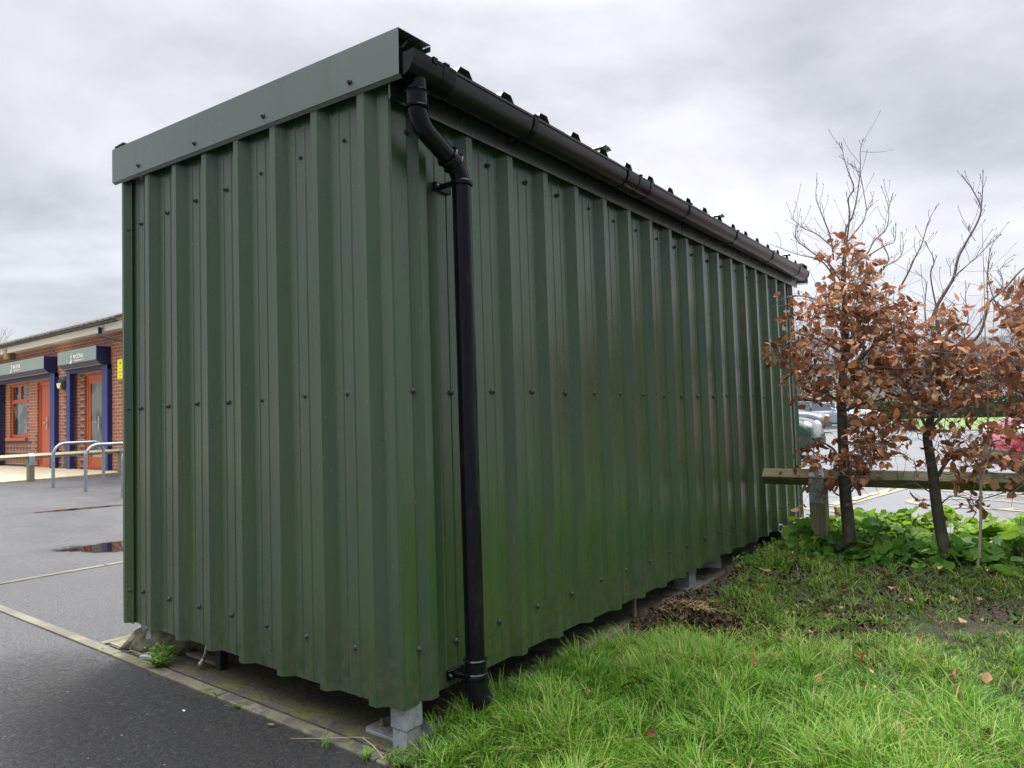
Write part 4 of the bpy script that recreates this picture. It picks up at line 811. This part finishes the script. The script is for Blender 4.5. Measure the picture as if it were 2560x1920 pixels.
def beech(base, Y0, trunk, stems, ells, nl, ncl, label, seed, clampx=.06):
    rd = random.Random(seed); t = thing('beech_tree', base, label, 'tree', 'young beech trees in the hedge line')
    P3 = lambda px, py, dy=0: at(px, py, 1, Y0+dy)
    def path(pl, dys=0):
        out_ = []
        for k, (px, py) in enumerate(pl): out_.append(P3(px, py, dys*k/max(1, len(pl)-1)))
        res = []
        for i in range(len(out_)-1):
            a = out_[max(0, i-1)]; p = out_[i]; q = out_[i+1]; c = out_[min(len(out_)-1, i+2)]
            for s_ in range(4):
                u = s_/4; res.append(.5*((2*p)+(q-a)*u+(2*a-5*p+4*q-c)*u*u+(3*p-a-3*q+c)*u**3))
        return res+[out_[-1]]
    nodes = []; tk = Sk(); tp = path(trunk[0]); r0_, r1_ = trunk[1]; tk.t(tp, r0_, r1_, 12); nodes += tp[4:]
    br = Sk()
    for pl, ra, rb, dy in stems:
        sp_ = path(pl, dy); br.t(sp_, ra, rb, 6); nodes += sp_
        if rb < .0022:                            # bare tip: side buds and little spurs
            for k in range(3, len(sp_)-1):
                if rd.random() < .7:
                    d = (sp_[k+1]-sp_[k]).normalized(); a = Vector((rd.uniform(-1, 1), rd.uniform(-1, 1), .4)).normalized(); ln = rd.uniform(.015, .05) if rd.random() < .75 else rd.uniform(.08, .16)
                    e_ = sp_[k]+(d*.8+a*.7)*ln; m1 = sp_[k]+(d*.4+a*.45)*ln; br.t([sp_[k], m1, e_], .0016, .0013, 3)
                    br.mb.tube([e_, e_+d*.008+a*.004, e_+d*.02], [.0010, .0026, .0004], 4, False)
            d = (sp_[-1]-sp_[-2]).normalized(); br.mb.tube([sp_[-1], sp_[-1]+d*.012, sp_[-1]+d*.03], [.0014, .0032, .0004], 5, False)
    wsum = sum(e_[4] for e_ in ells); cl = []
    for _ in range(ncl):
        r_ = rd.uniform(0, wsum); 
        for e_ in ells:
            r_ -= e_[4]
            if r_ <= 0: break
        a = rd.uniform(0, 2*math.pi); q = rd.random()**.5; dy = rd.gauss(0, .20); dy = max(-.42, min(.42, dy))
        p = P3(e_[0]+e_[2]*q*math.cos(a), e_[1]+e_[3]*q*math.sin(a), dy); 
        if p.x < clampx: p.x = clampx+rd.uniform(0, .05)
        cl.append(p)
    T0 = Vector((tp[0].x, tp[0].y, 0)); cl.sort(key=lambda p: (Vector((p.x, p.y, 0))-T0).length+.1*abs(p.z-1.4))
    tips = []
    for p in cl:
        bn = None; bd = 1e9
        for q in nodes:
            d = (p-q).length + max(0, q.z-p.z+.05)*1.4
            if d < bd: bd = d; bn = q
        L_ = (p-bn).length; mid = bn.lerp(p, .5)+Vector((rd.uniform(-.05, .05), rd.uniform(-.05, .05), rd.uniform(-.06, .02)))*min(1, L_*4)
        pts = [bn, bn.lerp(mid, .5)+Vector((0, 0, -.01)), mid, mid.lerp(p, .5), p]; br.t(pts, min(.006, .002+L_*.008), .0014, 4); nodes += pts[1:]; tips.append((p, (p-mid).normalized()))
        for _ in range(2):
            a = Vector((rd.uniform(-1, 1), rd.uniform(-1, 1), rd.uniform(-.6, .8))).normalized(); s_ = rd.choice(pts[1:]); e_ = s_+a*rd.uniform(.05, .16); br.t([s_, s_.lerp(e_, .5)+Vector((0, 0, .008)), e_], .0016, .0009, 3)
            if e_.x > clampx: tips.append((e_, a)) if rd.random() < .5 else None
    for _ in range(330):                          # fine bare spray through and beyond the crown
        s_ = rd.choice(tips)[0] if rd.random() < .8 else rd.choice(nodes); a = Vector((rd.uniform(-1, 1), rd.uniform(-.8, .8), rd.uniform(-.25, 1.0))).normalized(); L_ = rd.uniform(.06, .26); q = s_; pts = [q]
        for k in range(4): a = (a+Vector((rd.uniform(-.3, .3), rd.uniform(-.3, .3), rd.uniform(-.1, .25)))).normalized(); q = q+a*L_/4; pts.append(q)
        if min(p_.x for p_ in pts) > clampx: br.t(pts, .0016, .0008, 3); br.mb.tube([q, q+a*.006, q+a*.018], [.0008, .0019, .0003], 3, False)
    C = np.zeros((nl, 3)); D = np.zeros((nl, 3))
    for i in range(nl):
        p, d = rd.choice(tips); rr = abs(rd.gauss(0, .034)); a = Vector((rd.gauss(0, 1), rd.gauss(0, 1), rd.gauss(-.1, .8))).normalized(); q = p+a*rr; q.x = max(q.x, clampx)
        C[i] = q; v = (d*.5+a*.8+Vector((0, 0, -.75))+Vector((rd.gauss(0, .3), rd.gauss(0, .3), rd.gauss(0, .3)))); D[i] = v.normalized()
    tk.mb.build('trunk', M['bark'], t, smooth=True); br.mb.build('branches', M['twig'], t)
    leaves_mesh('foliage', C, D, rng.uniform(.030, .060, nl), M['beech'], t, np.clip(rng.beta(2.0, 2.6, nl), 0, 1)); return t
def z3(*p): return [(x/2.766+1860, y/2.766+400) for x, y in p]
T1 = beech(tuple(at(2125, 1400, 1, 3.28)), 3.28, ([(2128, 1400), (2122, 1321), (2113, 1230), (2110, 1150), (2106, 1080), (2104, 1000), (2108, 930), (2114, 860), (2112, 780), (2108, 700), (2111, 640)], (.042, .011)),
  [(z3((690, 640), (705, 480), (745, 400), (775, 290), (790, 190), (805, 60), (803, -60), (818, -130)), .007, .0014, .1), (z3((700, 640), (730, 400), (722, 270), (760, 190), (720, 80), (690, -20), (678, -95)), .006, .0013, -.1),
   (z3((620, 690), (600, 540), (560, 430), (520, 330), (497, 260), (503, 150)), .006, .0013, .0), (z3((680, 860), (590, 720), (500, 660), (420, 600), (370, 560), (355, 520), (358, 470)), .006, .0013, -.15),
   (z3((610, 600), (500, 510), (430, 480), (350, 420), (345, 365)), .005, .0012, .1), (z3((640, 860), (590, 760), (520, 690), (420, 665), (330, 640), (240, 605)), .006, .0012, -.1),
   (z3((720, 560), (820, 430), (850, 350), (890, 290), (880, 235)), .005, .0012, .15), (z3((850, 350), (820, 180), (800, 90), (755, 40)), .003, .0012, .05),
   (z3((760, 720), (850, 650), (900, 560), (985, 470), (1000, 340), (955, 200)), .006, .0012, .12), (z3((1000, 340), (1008, 310), (1020, 270)), .002, .0012, 0), (z3((860, 660), (960, 600), (1040, 560), (1050, 460)), .005, .0012, -.1),
   (z3((960, 760), (1000, 680), (950, 560), (918, 470)), .005, .0012, .1), (z3((960, 740), (1060, 690), (1100, 620), (1095, 520)), .005, .0012, .1), (z3((1070, 900), (1130, 790), (1180, 680), (1230, 580), (1270, 440), (1320, 340)), .007, .0012, .0),
   ([(2104, 1160), (2085, 1125), (2060, 1108), (2035, 1100)], .011, .003, -.1), ([(2104, 1010), (2070, 985), (2040, 975), (2005, 960)], .012, .003, -.15), ([(2108, 930), (2160, 890), (2200, 840), (2250, 800)], .011, .003, .1), ([(2108, 1030), (2150, 1010), (2200, 1000), (2230, 985)], .011, .003, -.2),
   ([(2108, 1240), (2090, 1235), (2070, 1215), (2045, 1205)], .007, .002, -.1), ([(2114, 1260), (2135, 1220), (2170, 1200), (2220, 1210)], .007, .002, .1), ([(2104, 800), (2060, 760), (2010, 740), (1965, 745), (1935, 760)], .009, .0018, .05), ([(2102, 880), (2050, 850), (1990, 830), (1950, 800)], .010, .0018, .0)],
  [(2108, 640, 50, 55, .5), (2140, 700, 85, 65, 1.1), (2180, 790, 95, 85, 1.5), (2090, 790, 95, 85, 1.3), (2000, 765, 60, 45, .4), (1990, 870, 62, 50, .9), (2070, 905, 95, 65, 1.3), (2200, 880, 90, 75, 1.3), (2040, 975, 40, 28, .25), (2160, 960, 60, 45, .5), (2180, 1080, 70, 45, .8), (2040, 1150, 38, 55, .35), (2115, 1180, 60, 25, .3), (2185, 1140, 50, 30, .4), (2185, 1225, 45, 14, .12), (2150, 1170, 40, 24, .2), (2045, 1225, 30, 22, .12)],
  2000, 420, 'young beech with brown leaves nearest the shed wall', 3)
T2 = beech(tuple(at(2366, 1390, 1, 3.30)), 3.30, ([(2368, 1392), (2355, 1343), (2340, 1250), (2332, 1180), (2320, 1110), (2318, 1080), (2328, 1040), (2340, 1000), (2348, 930), (2352, 870), (2342, 800)], (.036, .010)),
  [(z3((1280, 1180), (1330, 1020), (1400, 900), (1450, 810), (1480, 680), (1530, 580), (1610, 440), (1640, 340), (1620, 280), (1570, 190), (1520, 120)), .012, .0014, .05), (z3((1640, 340), (1650, 200), (1652, 95)), .004, .0013, 0),
   (z3((1450, 810), (1540, 730), (1620, 660), (1680, 600), (1760, 530)), .005, .0013, .15), (z3((1430, 800), (1430, 720), (1500, 640)), .003, .0012, .1), (z3((1330, 1020), (1290, 800), (1315, 700), (1270, 600)), .005, .0012, -.1),
   (z3((1340, 1330), (1460, 1310), (1560, 1270), (1640, 1180), (1690, 1000), (1720, 960), (1800, 890), (1900, 780), (1960, 730)), .010, .003, -.1), (z3((1690, 1000), (1680, 830), (1700, 640), (1740, 540)), .004, .0012, .1),
   (z3((1260, 1200), (1250, 1000), (1260, 850), (1200, 780)), .005, .0012, .1), (z3((1500, 1200), (1550, 1100), (1530, 950), (1550, 880)), .004, .0012, .0), (z3((1720, 960), (1790, 860), (1770, 760), (1800, 740)), .003, .0012, .0), (z3((1600, 560), (1560, 500), (1555, 480)), .002, .0012, 0),
   ([(2320, 1075), (2300, 1035), (2285, 1000), (2262, 960), (2230, 920)], .012, .004, -.1), ([(2322, 1075), (2370, 1030), (2430, 1005), (2490, 990)], .012, .003, -.15), ([(2345, 1190), (2370, 1150), (2400, 1130), (2450, 1112), (2500, 1100)], .012, .003, -.1), ([(2338, 1240), (2300, 1215), (2270, 1210), (2230, 1225)], .005, .0015, .0), ([(2344, 1270), (2380, 1240), (2440, 1250), (2500, 1235)], .005, .0015, .0), ([(2346, 900), (2400, 860), (2440, 820), (2470, 770)], .008, .002, .1)],
  [(2330, 850, 90, 55, 1.0), (2280, 920, 95, 60, 1.4), (2400, 900, 105, 60, 1.4), (2440, 960, 80, 50, .9), (2350, 990, 95, 45, 1.1), (2360, 790, 60, 40, .25), (2240, 1000, 50, 45, .5), (2400, 1110, 65, 50, .8), (2300, 1165, 40, 20, .15), (2440, 1160, 50, 45, .35), (2490, 1070, 45, 45, .3), (2270, 1060, 40, 30, .3), (2450, 1260, 45, 15, .12), (2300, 1250, 30, 14, .06)],
  1150, 320, 'young beech with brown leaves in the middle of the row', 5)
T3 = beech(tuple(at(2620, 1420, 1, 3.25)), 3.25, ([(2625, 1420), (2615, 1300), (2610, 1150), (2600, 1000), (2590, 880), (2580, 780), (2575, 700)], (.036, .010)),
  [([(2590, 900), (2560, 850), (2530, 800), (2490, 760), (2470, 690), (2478, 640)], .007, .0012, .0), ([(2600, 1000), (2560, 960), (2520, 950), (2490, 930)], .009, .003, -.1), ([(2605, 1100), (2560, 1070), (2530, 1060)], .008, .003, .0), ([(2580, 760), (2590, 650), (2570, 560), (2580, 480)], .006, .0013, 0), ([(2600, 1200), (2570, 1180), (2540, 1190)], .006, .002, 0)],
  [(2545, 745, 45, 45, .8), (2560, 840, 65, 70, 1.5), (2545, 930, 65, 60, 1.5), (2570, 1030, 50, 50, .8), (2545, 1130, 40, 45, .5), (2640, 850, 60, 130, 1.2), (2640, 1000, 50, 80, .8), (2550, 1200, 30, 20, .15)],
  820, 200, 'young beech with brown leaves at the right edge', 8)
# pale sapling stem and a dry wire
b = MB(); sp_ = [at(*p, 1, 3.12) for p in ((2440, 1440), (2448, 1390), (2452, 1300), (2452, 1200), (2460, 1130), (2470, 1080), (2470, 1000), (2464, 900), (2460, 700), (2455, 560))]
b.tube(sp_, [.009, .008, .0075, .007, .006, .005, .004, .003, .002, .001], 7, False); b.tube([sp_[6], at(2480, 900, 1, 3.1), at(2485, 780, 1, 3.1), at(2478, 690, 1, 3.1)], [.003, .002, .0015, .001], 5, False); b.tube([sp_[7], at(2450, 820, 1, 3.1), at(2456, 740, 1, 3.1)], [.002, .0015, .001], 5, False)
o = b.build('sapling', M['pale'], smooth=True); tag(o, 'thin pale bare sapling stem right of the middle beech trunk', 'sapling')
b = MB(); b.tube([at(*p, 1, 3.0) for p in ((2200, 862), (2300, 872), (2360, 881), (2440, 885), (2560, 891), (2700, 893))], .0012, 4); b.tube([at(*p, 1, 3.0) for p in ((2060, 890), (2140, 912), (2240, 920), (2330, 921))], .0010, 4); tag(b.build('fence_wire', M['galv']), 'thin slack wire strung across the beech branches', 'wire')

# ================================================================ GRASS, GROUND COVER, LITTER
vn = rng.random((64, 64))
def vnoise(x, y, f):
    x = x*f; y = y*f; xi = np.floor(x).astype(int); yi = np.floor(y).astype(int); u = x-xi; v = y-yi; u = u*u*(3-2*u); v = v*v*(3-2*v)
    g = lambda a, b_: vn[a % 64, b_ % 64]; return (g(xi, yi)*(1-u)+g(xi+1, yi)*u)*(1-v)+(g(xi, yi+1)*(1-u)+g(xi+1, yi+1)*u)*v
def lzv(x, y):
    S = lambda a, b_, v: (lambda t: t*t*(3-2*t))(np.clip((v-a)/(b_-a), 0, 1)); b_ = .018*np.sin(x*5+1)*np.sin(y*4.3)+.012*np.sin(x*13+y*7); return .038+b_*S(0, .25, x)+.09*S(2.0, 3.3, y)*S(-.05, .3, x)
Cn = np.array(CAM); RT_ = np.array(rt); UP_ = np.array(up); FW_ = np.array(fw)
def visible(P, mrg=120):
    d = P-Cn; z = d@FW_; u = 1280+FPX*(d@RT_)/z; v = 960-FPX*(d@UP_)/z; return (z > .2) & (u > -mrg) & (u < 2560+mrg) & (v > -mrg) & (v < 1920+mrg)
def gauss(x, y, cx, cy, rx, ry, a=0): c, s_ = math.cos(a), math.sin(a); dx = x-cx; dy = y-cy; return np.exp(-(((dx*c+dy*s_)/rx)**2+((dy*c-dx*s_)/ry)**2))
n0 = 400000
x = rng.uniform(-.02, 3.4, n0); y = rng.uniform(-.10, 3.35, n0)
# wall-side bare strip widens past y = 1
edge = np.where(y < .9, .0, np.where(y < 1.35, (y-.9)*.42, .19))+.03*(vnoise(x, y, 6)-.5)
den = .42+.95*(vnoise(x, y, 2.1)-.35)+.45*(vnoise(x+9, y, 7)-.5)
bare = .95*gauss(x, y, .28, 1.72, .28, .22, .5)+.75*gauss(x, y, .80, 1.80, .55, .13, .55)+.35*gauss(x, y, .75, 2.55, .8, .30, .1)+.6*gauss(x, y, .35, 2.75, .4, .15)+.35*gauss(x, y, 1.5, 2.3, .5, .25)
den = np.clip(np.where(y < 1.9-.35*np.clip(.9-x, 0, .9), den+.42, den+.06+.10-.32*(vnoise(x+2, y, 4.3)-.45))-bare, .06, 1.0); den = np.where(bare < .25, np.maximum(den, .38), den)
den = np.where(y > 2.9, den*.8, den)
P = np.stack([x, y, lzv(x, y)], 1); keep = (x > edge) & (rng.random(n0) < den*np.where(visible(P), .58, .12)) & ~((x < .035) & (y > -.02) & (y < .12)) & ~((x < .02) & (y > .02))
x, y = x[keep], y[keep]; n = len(x)
cs = .065; ix = np.floor(x/cs).astype(int); iy = np.floor(y/cs).astype(int); hsh = lambda k: np.abs(np.sin(ix*12.9898+iy*78.233+k*37.7)*43758.5453) % 1
tcx = (ix+.2+.6*hsh(1))*cs; tcy = (iy+.2+.6*hsh(2))*cs; intuft = (rng.random(n) < .8) & (hsh(4) < .85); pull = np.where(intuft, .62, 1.0)
ox, oy = x-tcx, y-tcy; x = tcx+ox*pull; y = tcy+oy*pull; x = np.maximum(x, .004); taz = np.arctan2(oy, ox)
tuft0 = (np.floor(x*22+2*vnoise(x, y, 8))*12.9898+np.floor(y*22+2*vnoise(x+7, y, 8))*78.233); cl = vnoise(x+3, y+5, 3.2); fl = vnoise(x, y, 9)
t2 = hsh(3); hgt = (.026+.072*cl**1.4+.055*t2**1.6)*rng.uniform(.45, 1.3, n); hgt *= np.where(y < 1.3, 1.12, .66); hgt = np.where((x < .3) & (y > .15) & (y < 1.0), hgt*1.2, hgt); hgt = np.where((x < .10) & (y < .08), hgt*.55, hgt)
tuft = np.floor(x*16)*7.3+np.floor(y*16)*3.1; az = np.where(intuft, taz+rng.normal(0, .55, n)+.6*np.sin(2*math.pi*vnoise(x, y, 2.0)), 2*math.pi*vnoise(x, y, 2.7)*1.2+rng.normal(0, 1.2, n)); ln = hgt*rng.uniform(.2, 1.5, n); wd = rng.uniform(.0010, .0025, n)
z0 = lzv(x, y)-.008; dx, dy = np.cos(az), np.sin(az); sx_, sy_ = -dy, dx
T_ = [0, .4, .75, 1.0]; V = np.zeros((n, 7, 3))
for k, t in enumerate(T_):
    cx = x+dx*ln*t**1.7; cy = y+dy*ln*t**1.7; cz = z0+hgt*(t-.28*t**3*(ln/hgt)); w_ = wd*(1, .95, .6, 0)[k]
    if k < 3:
        V[:, 2*k] = np.stack([cx-sx_*w_, cy-sy_*w_, cz], 1); V[:, 2*k+1] = np.stack([cx+sx_*w_, cy+sy_*w_, cz], 1)
    else: V[:, 6] = np.stack([cx, cy, cz], 1)
V[:, :, 0] = np.maximum(V[:, :, 0], -.03)
i0 = np.arange(n)*7; Fq = np.concatenate([np.stack([i0, i0+1, i0+3, i0+2], 1), np.stack([i0+2, i0+3, i0+5, i0+4], 1)]); Ft = np.stack([i0+4, i0+5, i0+6], 1)
rn = np.clip(.10+.40*vnoise(x, y, 1.7)+.25*cl+.15*t2+rng.normal(0, .20, n)-np.where(y > 1.7, .10, 0), 0, .92); rn = np.where(rng.random(n) < np.where(y > 1.4, .20, .06), rng.uniform(.88, 1.0, n), rn)
tag(npmesh('grass', V.reshape(-1, 3), [Fq, Ft], M['grass'], None, np.repeat(rn, 7)), 'bright green grass on the lawn beside the shed', None, None, 'stuff')
# fallen leaves and twigs on the lawn
n = 260; x = rng.uniform(.1, 2.9, n); y = rng.uniform(.3, 3.3, n); P = np.stack([x, y, lzv(x, y)+rng.uniform(.008, .05, n)], 1); D = rng.normal(size=(n, 3)); D[:, 2] *= .25
tag(leaves_mesh('leaf_litter', P, D, rng.uniform(.018, .045, n), M['litter'], None, rng.uniform(.3, 1, n)), 'dry brown leaves scattered over the grass', None, None, 'stuff')
n = 8500; k = rng.random(n)
x = np.where(k < .62, rng.uniform(.05, 2.4, n), rng.uniform(.0, 1.1, n)); y = np.where(k < .62, rng.uniform(2.35, 3.5, n), rng.uniform(1.45, 2.3, n))
P = np.stack([x, y, lzv(x, y)+rng.uniform(.0, .012, n)], 1); D = rng.normal(size=(n, 3)); D[:, 2] *= .2
tag(leaves_mesh('leaf_mulch', P, D, rng.uniform(.008, .026, n), M['mulch'], None, np.clip(rng.beta(1.5, 2.5, n), 0, 1)), 'dark bark and leaf mulch between grass and ivy', None, None, 'stuff')
# mulch heap
n = 2600; a = rng.uniform(0, 2*math.pi, n); q = rng.random(n)**.55; ux = .30*q*np.cos(a); uy = .17*q*np.sin(a); c, s_ = math.cos(.45), math.sin(.45)
x = .29+ux*c-uy*s_; y = 1.66+ux*s_+uy*c; hz = .06*(1-q**1.6)
P = np.stack([x, y, lzv(x, y)*.5+hz*rng.uniform(.6, 1.0, n)], 1); D = rng.normal(size=(n, 3)); D[:, 2] *= .45
hp = leaves_mesh('mulch_heap', P, D, rng.uniform(.012, .034, n), M['mulch'], None, np.clip(rng.beta(1.4, 2.4, n), 0, 1)); tag(hp, 'heap of dark leaf mulch on the lawn edge below the long wall', 'mulch heap')
# straw wisps on the heap
b = MB()
for _ in range(90):
    p = Vector((.20+random.gauss(0, .07), 1.86+random.gauss(0, .05), .07)); d = Vector((random.gauss(0, 1), random.gauss(0, 1), random.gauss(0, .25))).normalized()*random.uniform(.02, .05); b.tube([p, p+d, p+d*1.8+Vector((0, 0, -.01))], .0009, 3, False)
tag(b.build('straw', Mat('straw', (.42, .28, .12), .8).m), 'wisp of dry straw on top of the mulch heap', 'straw')
# broad-leaved ground cover
def heart(n_pts=14): 
    o_ = []
    for i in range(n_pts):
        t = 2*math.pi*i/n_pts; r_ = 1+.18*math.cos(t)-.50*math.exp(-((t-math.pi)/.38)**2)+.04*math.cos(7*t); o_.append((r_*math.cos(t), r_*math.sin(t)*1.02))
    return o_
hp_ = heart(); nl = 3600; Vs = []; Fs = []; Rn = []; b = MB()
x = rng.uniform(.03, 3.6, nl); y = rng.uniform(3.02, 4.30, nl)
for i in range(nl):
    if x[i] < .24 and y[i] < 4.15: continue
    xx, yy = x[i], y[i]; fr = sm(3.02, 3.45, yy)
    if yy < 3.12 and random.random() < .55: continue
    if yy < 3.25+.15*math.sin(xx*6) and random.random() < .35: continue
    bh = .02+ (.025+.16*vnoise(np.array([xx]), np.array([yy]), 3.7)[0]**1.5)*fr*random.uniform(.25, 1.25) + (.08*math.exp(-((xx-1.62)/.25)**2-((yy-3.9)/.4)**2))
    s_ = random.choice((random.uniform(.014, .032), random.uniform(.014, .032), random.uniform(.028, .052)))*(1+.2*fr); g = float(lzv(np.array([xx]), np.array([yy]))[0])
    az = random.uniform(0, 2*math.pi); tilt = random.uniform(.1, 1.15); M3 = Matrix.Rotation(az, 3, 'Z') @ Matrix.Rotation(tilt, 3, 'Y') @ Matrix.Rotation(random.uniform(0, 6.28), 3, 'Z'); c = Vector((xx, yy, g+bh)); base = len(Vs)
    Vs.append(c-M3 @ Vector((0, 0, s_*.18)))
    for a, h in hp_: 
        v = M3 @ Vector((a*s_, h*s_, s_*(.12*math.sin(3*math.atan2(h, a))+.05*random.uniform(-1, 1)))); Vs.append(c+v)
    for k in range(14): Fs.append((base, base+1+k, base+1+(k+1) % 14))
    r_ = min(1, max(0, .26+.42*sm(3.2, 3.8, yy)+.30*vnoise(np.array([xx]), np.array([yy]), 5)[0]+.25*sm(.05, .2, bh)*sm(3.3, 3.8, yy)+random.gauss(0, .18))); Rn += [r_]*15
    if i % 3 == 0: b.tube([(xx+random.uniform(-.02, .02), yy+random.uniform(-.02, .02), g), tuple(c)], .0015, 3, False)
gc = npmesh('ground_cover', np.array([tuple(v) for v in Vs]), np.array(Fs), M['ivy'], None, Rn, True); tag(gc, 'broad leaved green ground cover around the beech trunks', None, None, 'stuff')
b.build('stems', M['weed'], gc)
# small-leaved creeping plants at the foot of the wall
def sc(): return (random.uniform(.06, .50), random.uniform(2.75, 3.6), .05+abs(random.gauss(0, .04)))
lc = leaf_cloud(2600, sc, .014, M['weed'], 'creeping_weed'); tag(lc, 'small leaved creeping weed at the foot of the far wall', None, None, 'stuff')
# weeds along the kerb
def weed(px, py, n, h, w_, label, leafy=False):
    p = at(px, py, 2, .0); t = thing('kerb_weed', tuple(p), label, 'weed', 'weeds along the edging kerb'); Vs = []; Fs = []; Rn = []
    for i in range(n):
        a = random.uniform(0, 2*math.pi); l = h*random.uniform(.5, 1.2); r_ = l*random.uniform(.4, 1.3); d = Vector((math.cos(a), math.sin(a), 0)); s_ = Vector((-d.y, d.x, 0)); b0 = len(Vs); o0 = Vector((random.gauss(0, .006), random.gauss(0, .006), 0))
        for k, (t_, ww) in enumerate(((0, .6), (.35, 1), (.7, .8), (1, .0))):
            c = o0+d*r_*t_**1.4+Vector((0, 0, l*(t_-.35*t_**3))); ww *= w_
            Vs += [c-s_*ww, c+s_*ww] if k < 3 else [c]
        Fs += [(b0, b0+1, b0+3, b0+2), (b0+2, b0+3, b0+5, b0+4)]; Rn += [random.random()]*7
    idx = np.arange(n)*7; npmesh('leaves', np.array([tuple(v) for v in Vs]), [np.array(Fs), np.stack([idx+4, idx+5, idx+6], 1)], M['weed'], t, Rn)
    if leafy:
        C = []; 
        for _ in range(7):
            a = random.uniform(0, 6.28); e_ = Vector((math.cos(a)*.03, math.sin(a)*.03, .0))
            for k in range(34): q = k/33; c = e_*q*1.6+Vector((random.gauss(0, .009), random.gauss(0, .009), h*1.15*q)); C.append(tuple(c))
        it = iter(C); leaf_cloud(len(C), lambda: next(it), .010, M['weed'], 'leaflets', t)
    return t
weed(398, 1672, 70, .085, .0036, 'large leafy grass clump growing in the gap in the kerb', True)
weed(253, 1628, 16, .022, .002, 'small grass tuft at the kerb joint furthest left')
weed(535, 1738, 14, .022, .004, 'small bright rosette weed just outside the kerb')
weed(592, 1771, 14, .026, .003, 'flat ferny weed against the kerb', False)
weed(815, 1868, 16, .060, .0012, 'wispy grass tuft at the kerb left of the base plate')
weed(915, 1900, 40, .050, .0014, 'spiky grass tuft at the end of the kerb beside the lawn')
b = MB()
n = 14; P = np.array([tuple(at(px, py, 2, .075)) for px, py in ((2212, 1818), (2275, 1790), (2300, 1812), (2440, 1795), (1897, 1650), (2050, 1710), (1770, 1655), (1895, 1665), (2330, 1640), (2150, 1640), (2400, 1560), (1640, 1830), (2480, 1700), (1650, 1640))]); D = rng.normal(size=(n, 3)); D[:, 2] = abs(D[:, 2])*.3
tag(leaves_mesh('fallen_leaves', P, D, np.array([.07]+[.045]*13)*rng.uniform(.8, 1.1, n), M['beech'], None, rng.uniform(.1, .9, n)), 'larger curled brown leaves lying on top of the grass', None, None, 'stuff')
# loose grit, small twig and litter bits
b = MB()
for _ in range(1500):
    xx = random.uniform(-3.6, .0); yy = random.choice((random.gauss(-.28, .22), random.uniform(0, .5), random.uniform(-1, .3))); 
    if yy > .6 or (-.08 < yy < -.015): continue
    r_ = random.choice((.0012, .0018, .0025, .004)); z_ = .007 if yy > -.01 else .001; p = Vector((xx, yy, z_)); q = [p+Vector((random.uniform(-1, 1)*r_*1.3, random.uniform(-1, 1)*r_*1.3, random.uniform(0, .9)*r_)) for _ in range(6)]
    b.add(q, [(0, 1, 2), (0, 2, 3), (0, 3, 4), (1, 2, 5), (2, 3, 5), (3, 4, 5), (0, 4, 1), (4, 5, 1)])
tag(b.build('grit', Mat('grit', (.13, .115, .09), .8).m), 'loose grit along the kerb and under the gable wall', None, None, 'stuff')
b = MB()
pts = [at(*p, 2, .02) for p in ((726, 1846), (800, 1846), (880, 1843), (925, 1845))]; b.tube(pts, [.0008, .0014, .0015, .001], 5); b.tube([at(905, 1843, 2, .022), at(935, 1866, 2, .015), at(960, 1898, 2, .02)], [.0016, .0020, .0014], 5)
tag(b.build('fallen_twig', M['pale']), 'thin dry twig lying in front of the base plate', 'twig')
def bark(px, py, L_, w_, rz, label, mat):
    p = at(px, py, 2, .008); b = MB(); b.box((p.x-L_/2, p.y-w_/2, .006), (p.x+L_/2, p.y+w_/2, .012), rz); tag(b.build('bark_chip', mat, bevel=.002), label, 'bark chip')
wood = Mat('chip_wood', (.20, .13, .07), .9).m
bark(448, 1703, .028, .009, .6, 'tan bark chip right of the big weed', wood); bark(678, 1812, .024, .009, .4, 'tan bark chip on the kerb edge near the middle', wood)
p = at(460, 1776, 2, .003); b = MB(); b.add([(p.x+r_*math.cos(t), p.y+r_*.6*math.sin(t), .0035) for t, r_ in [(R(45*i), random.uniform(.006, .012)) for i in range(8)]], [tuple(range(8))]); o = b.build('bird_dropping', M['white'], ); solid(o, .001); tag(o, 'white bird dropping on the dark asphalt', 'dropping')
# pale broken bed inside the kerb corner
b = MB(); b.box((-2.08, .0, .0), (-1.62, .17, .0095)); tag(b.build('concrete_pad', M['conc']), kind='structure')
bpy.context.view_layer.update()
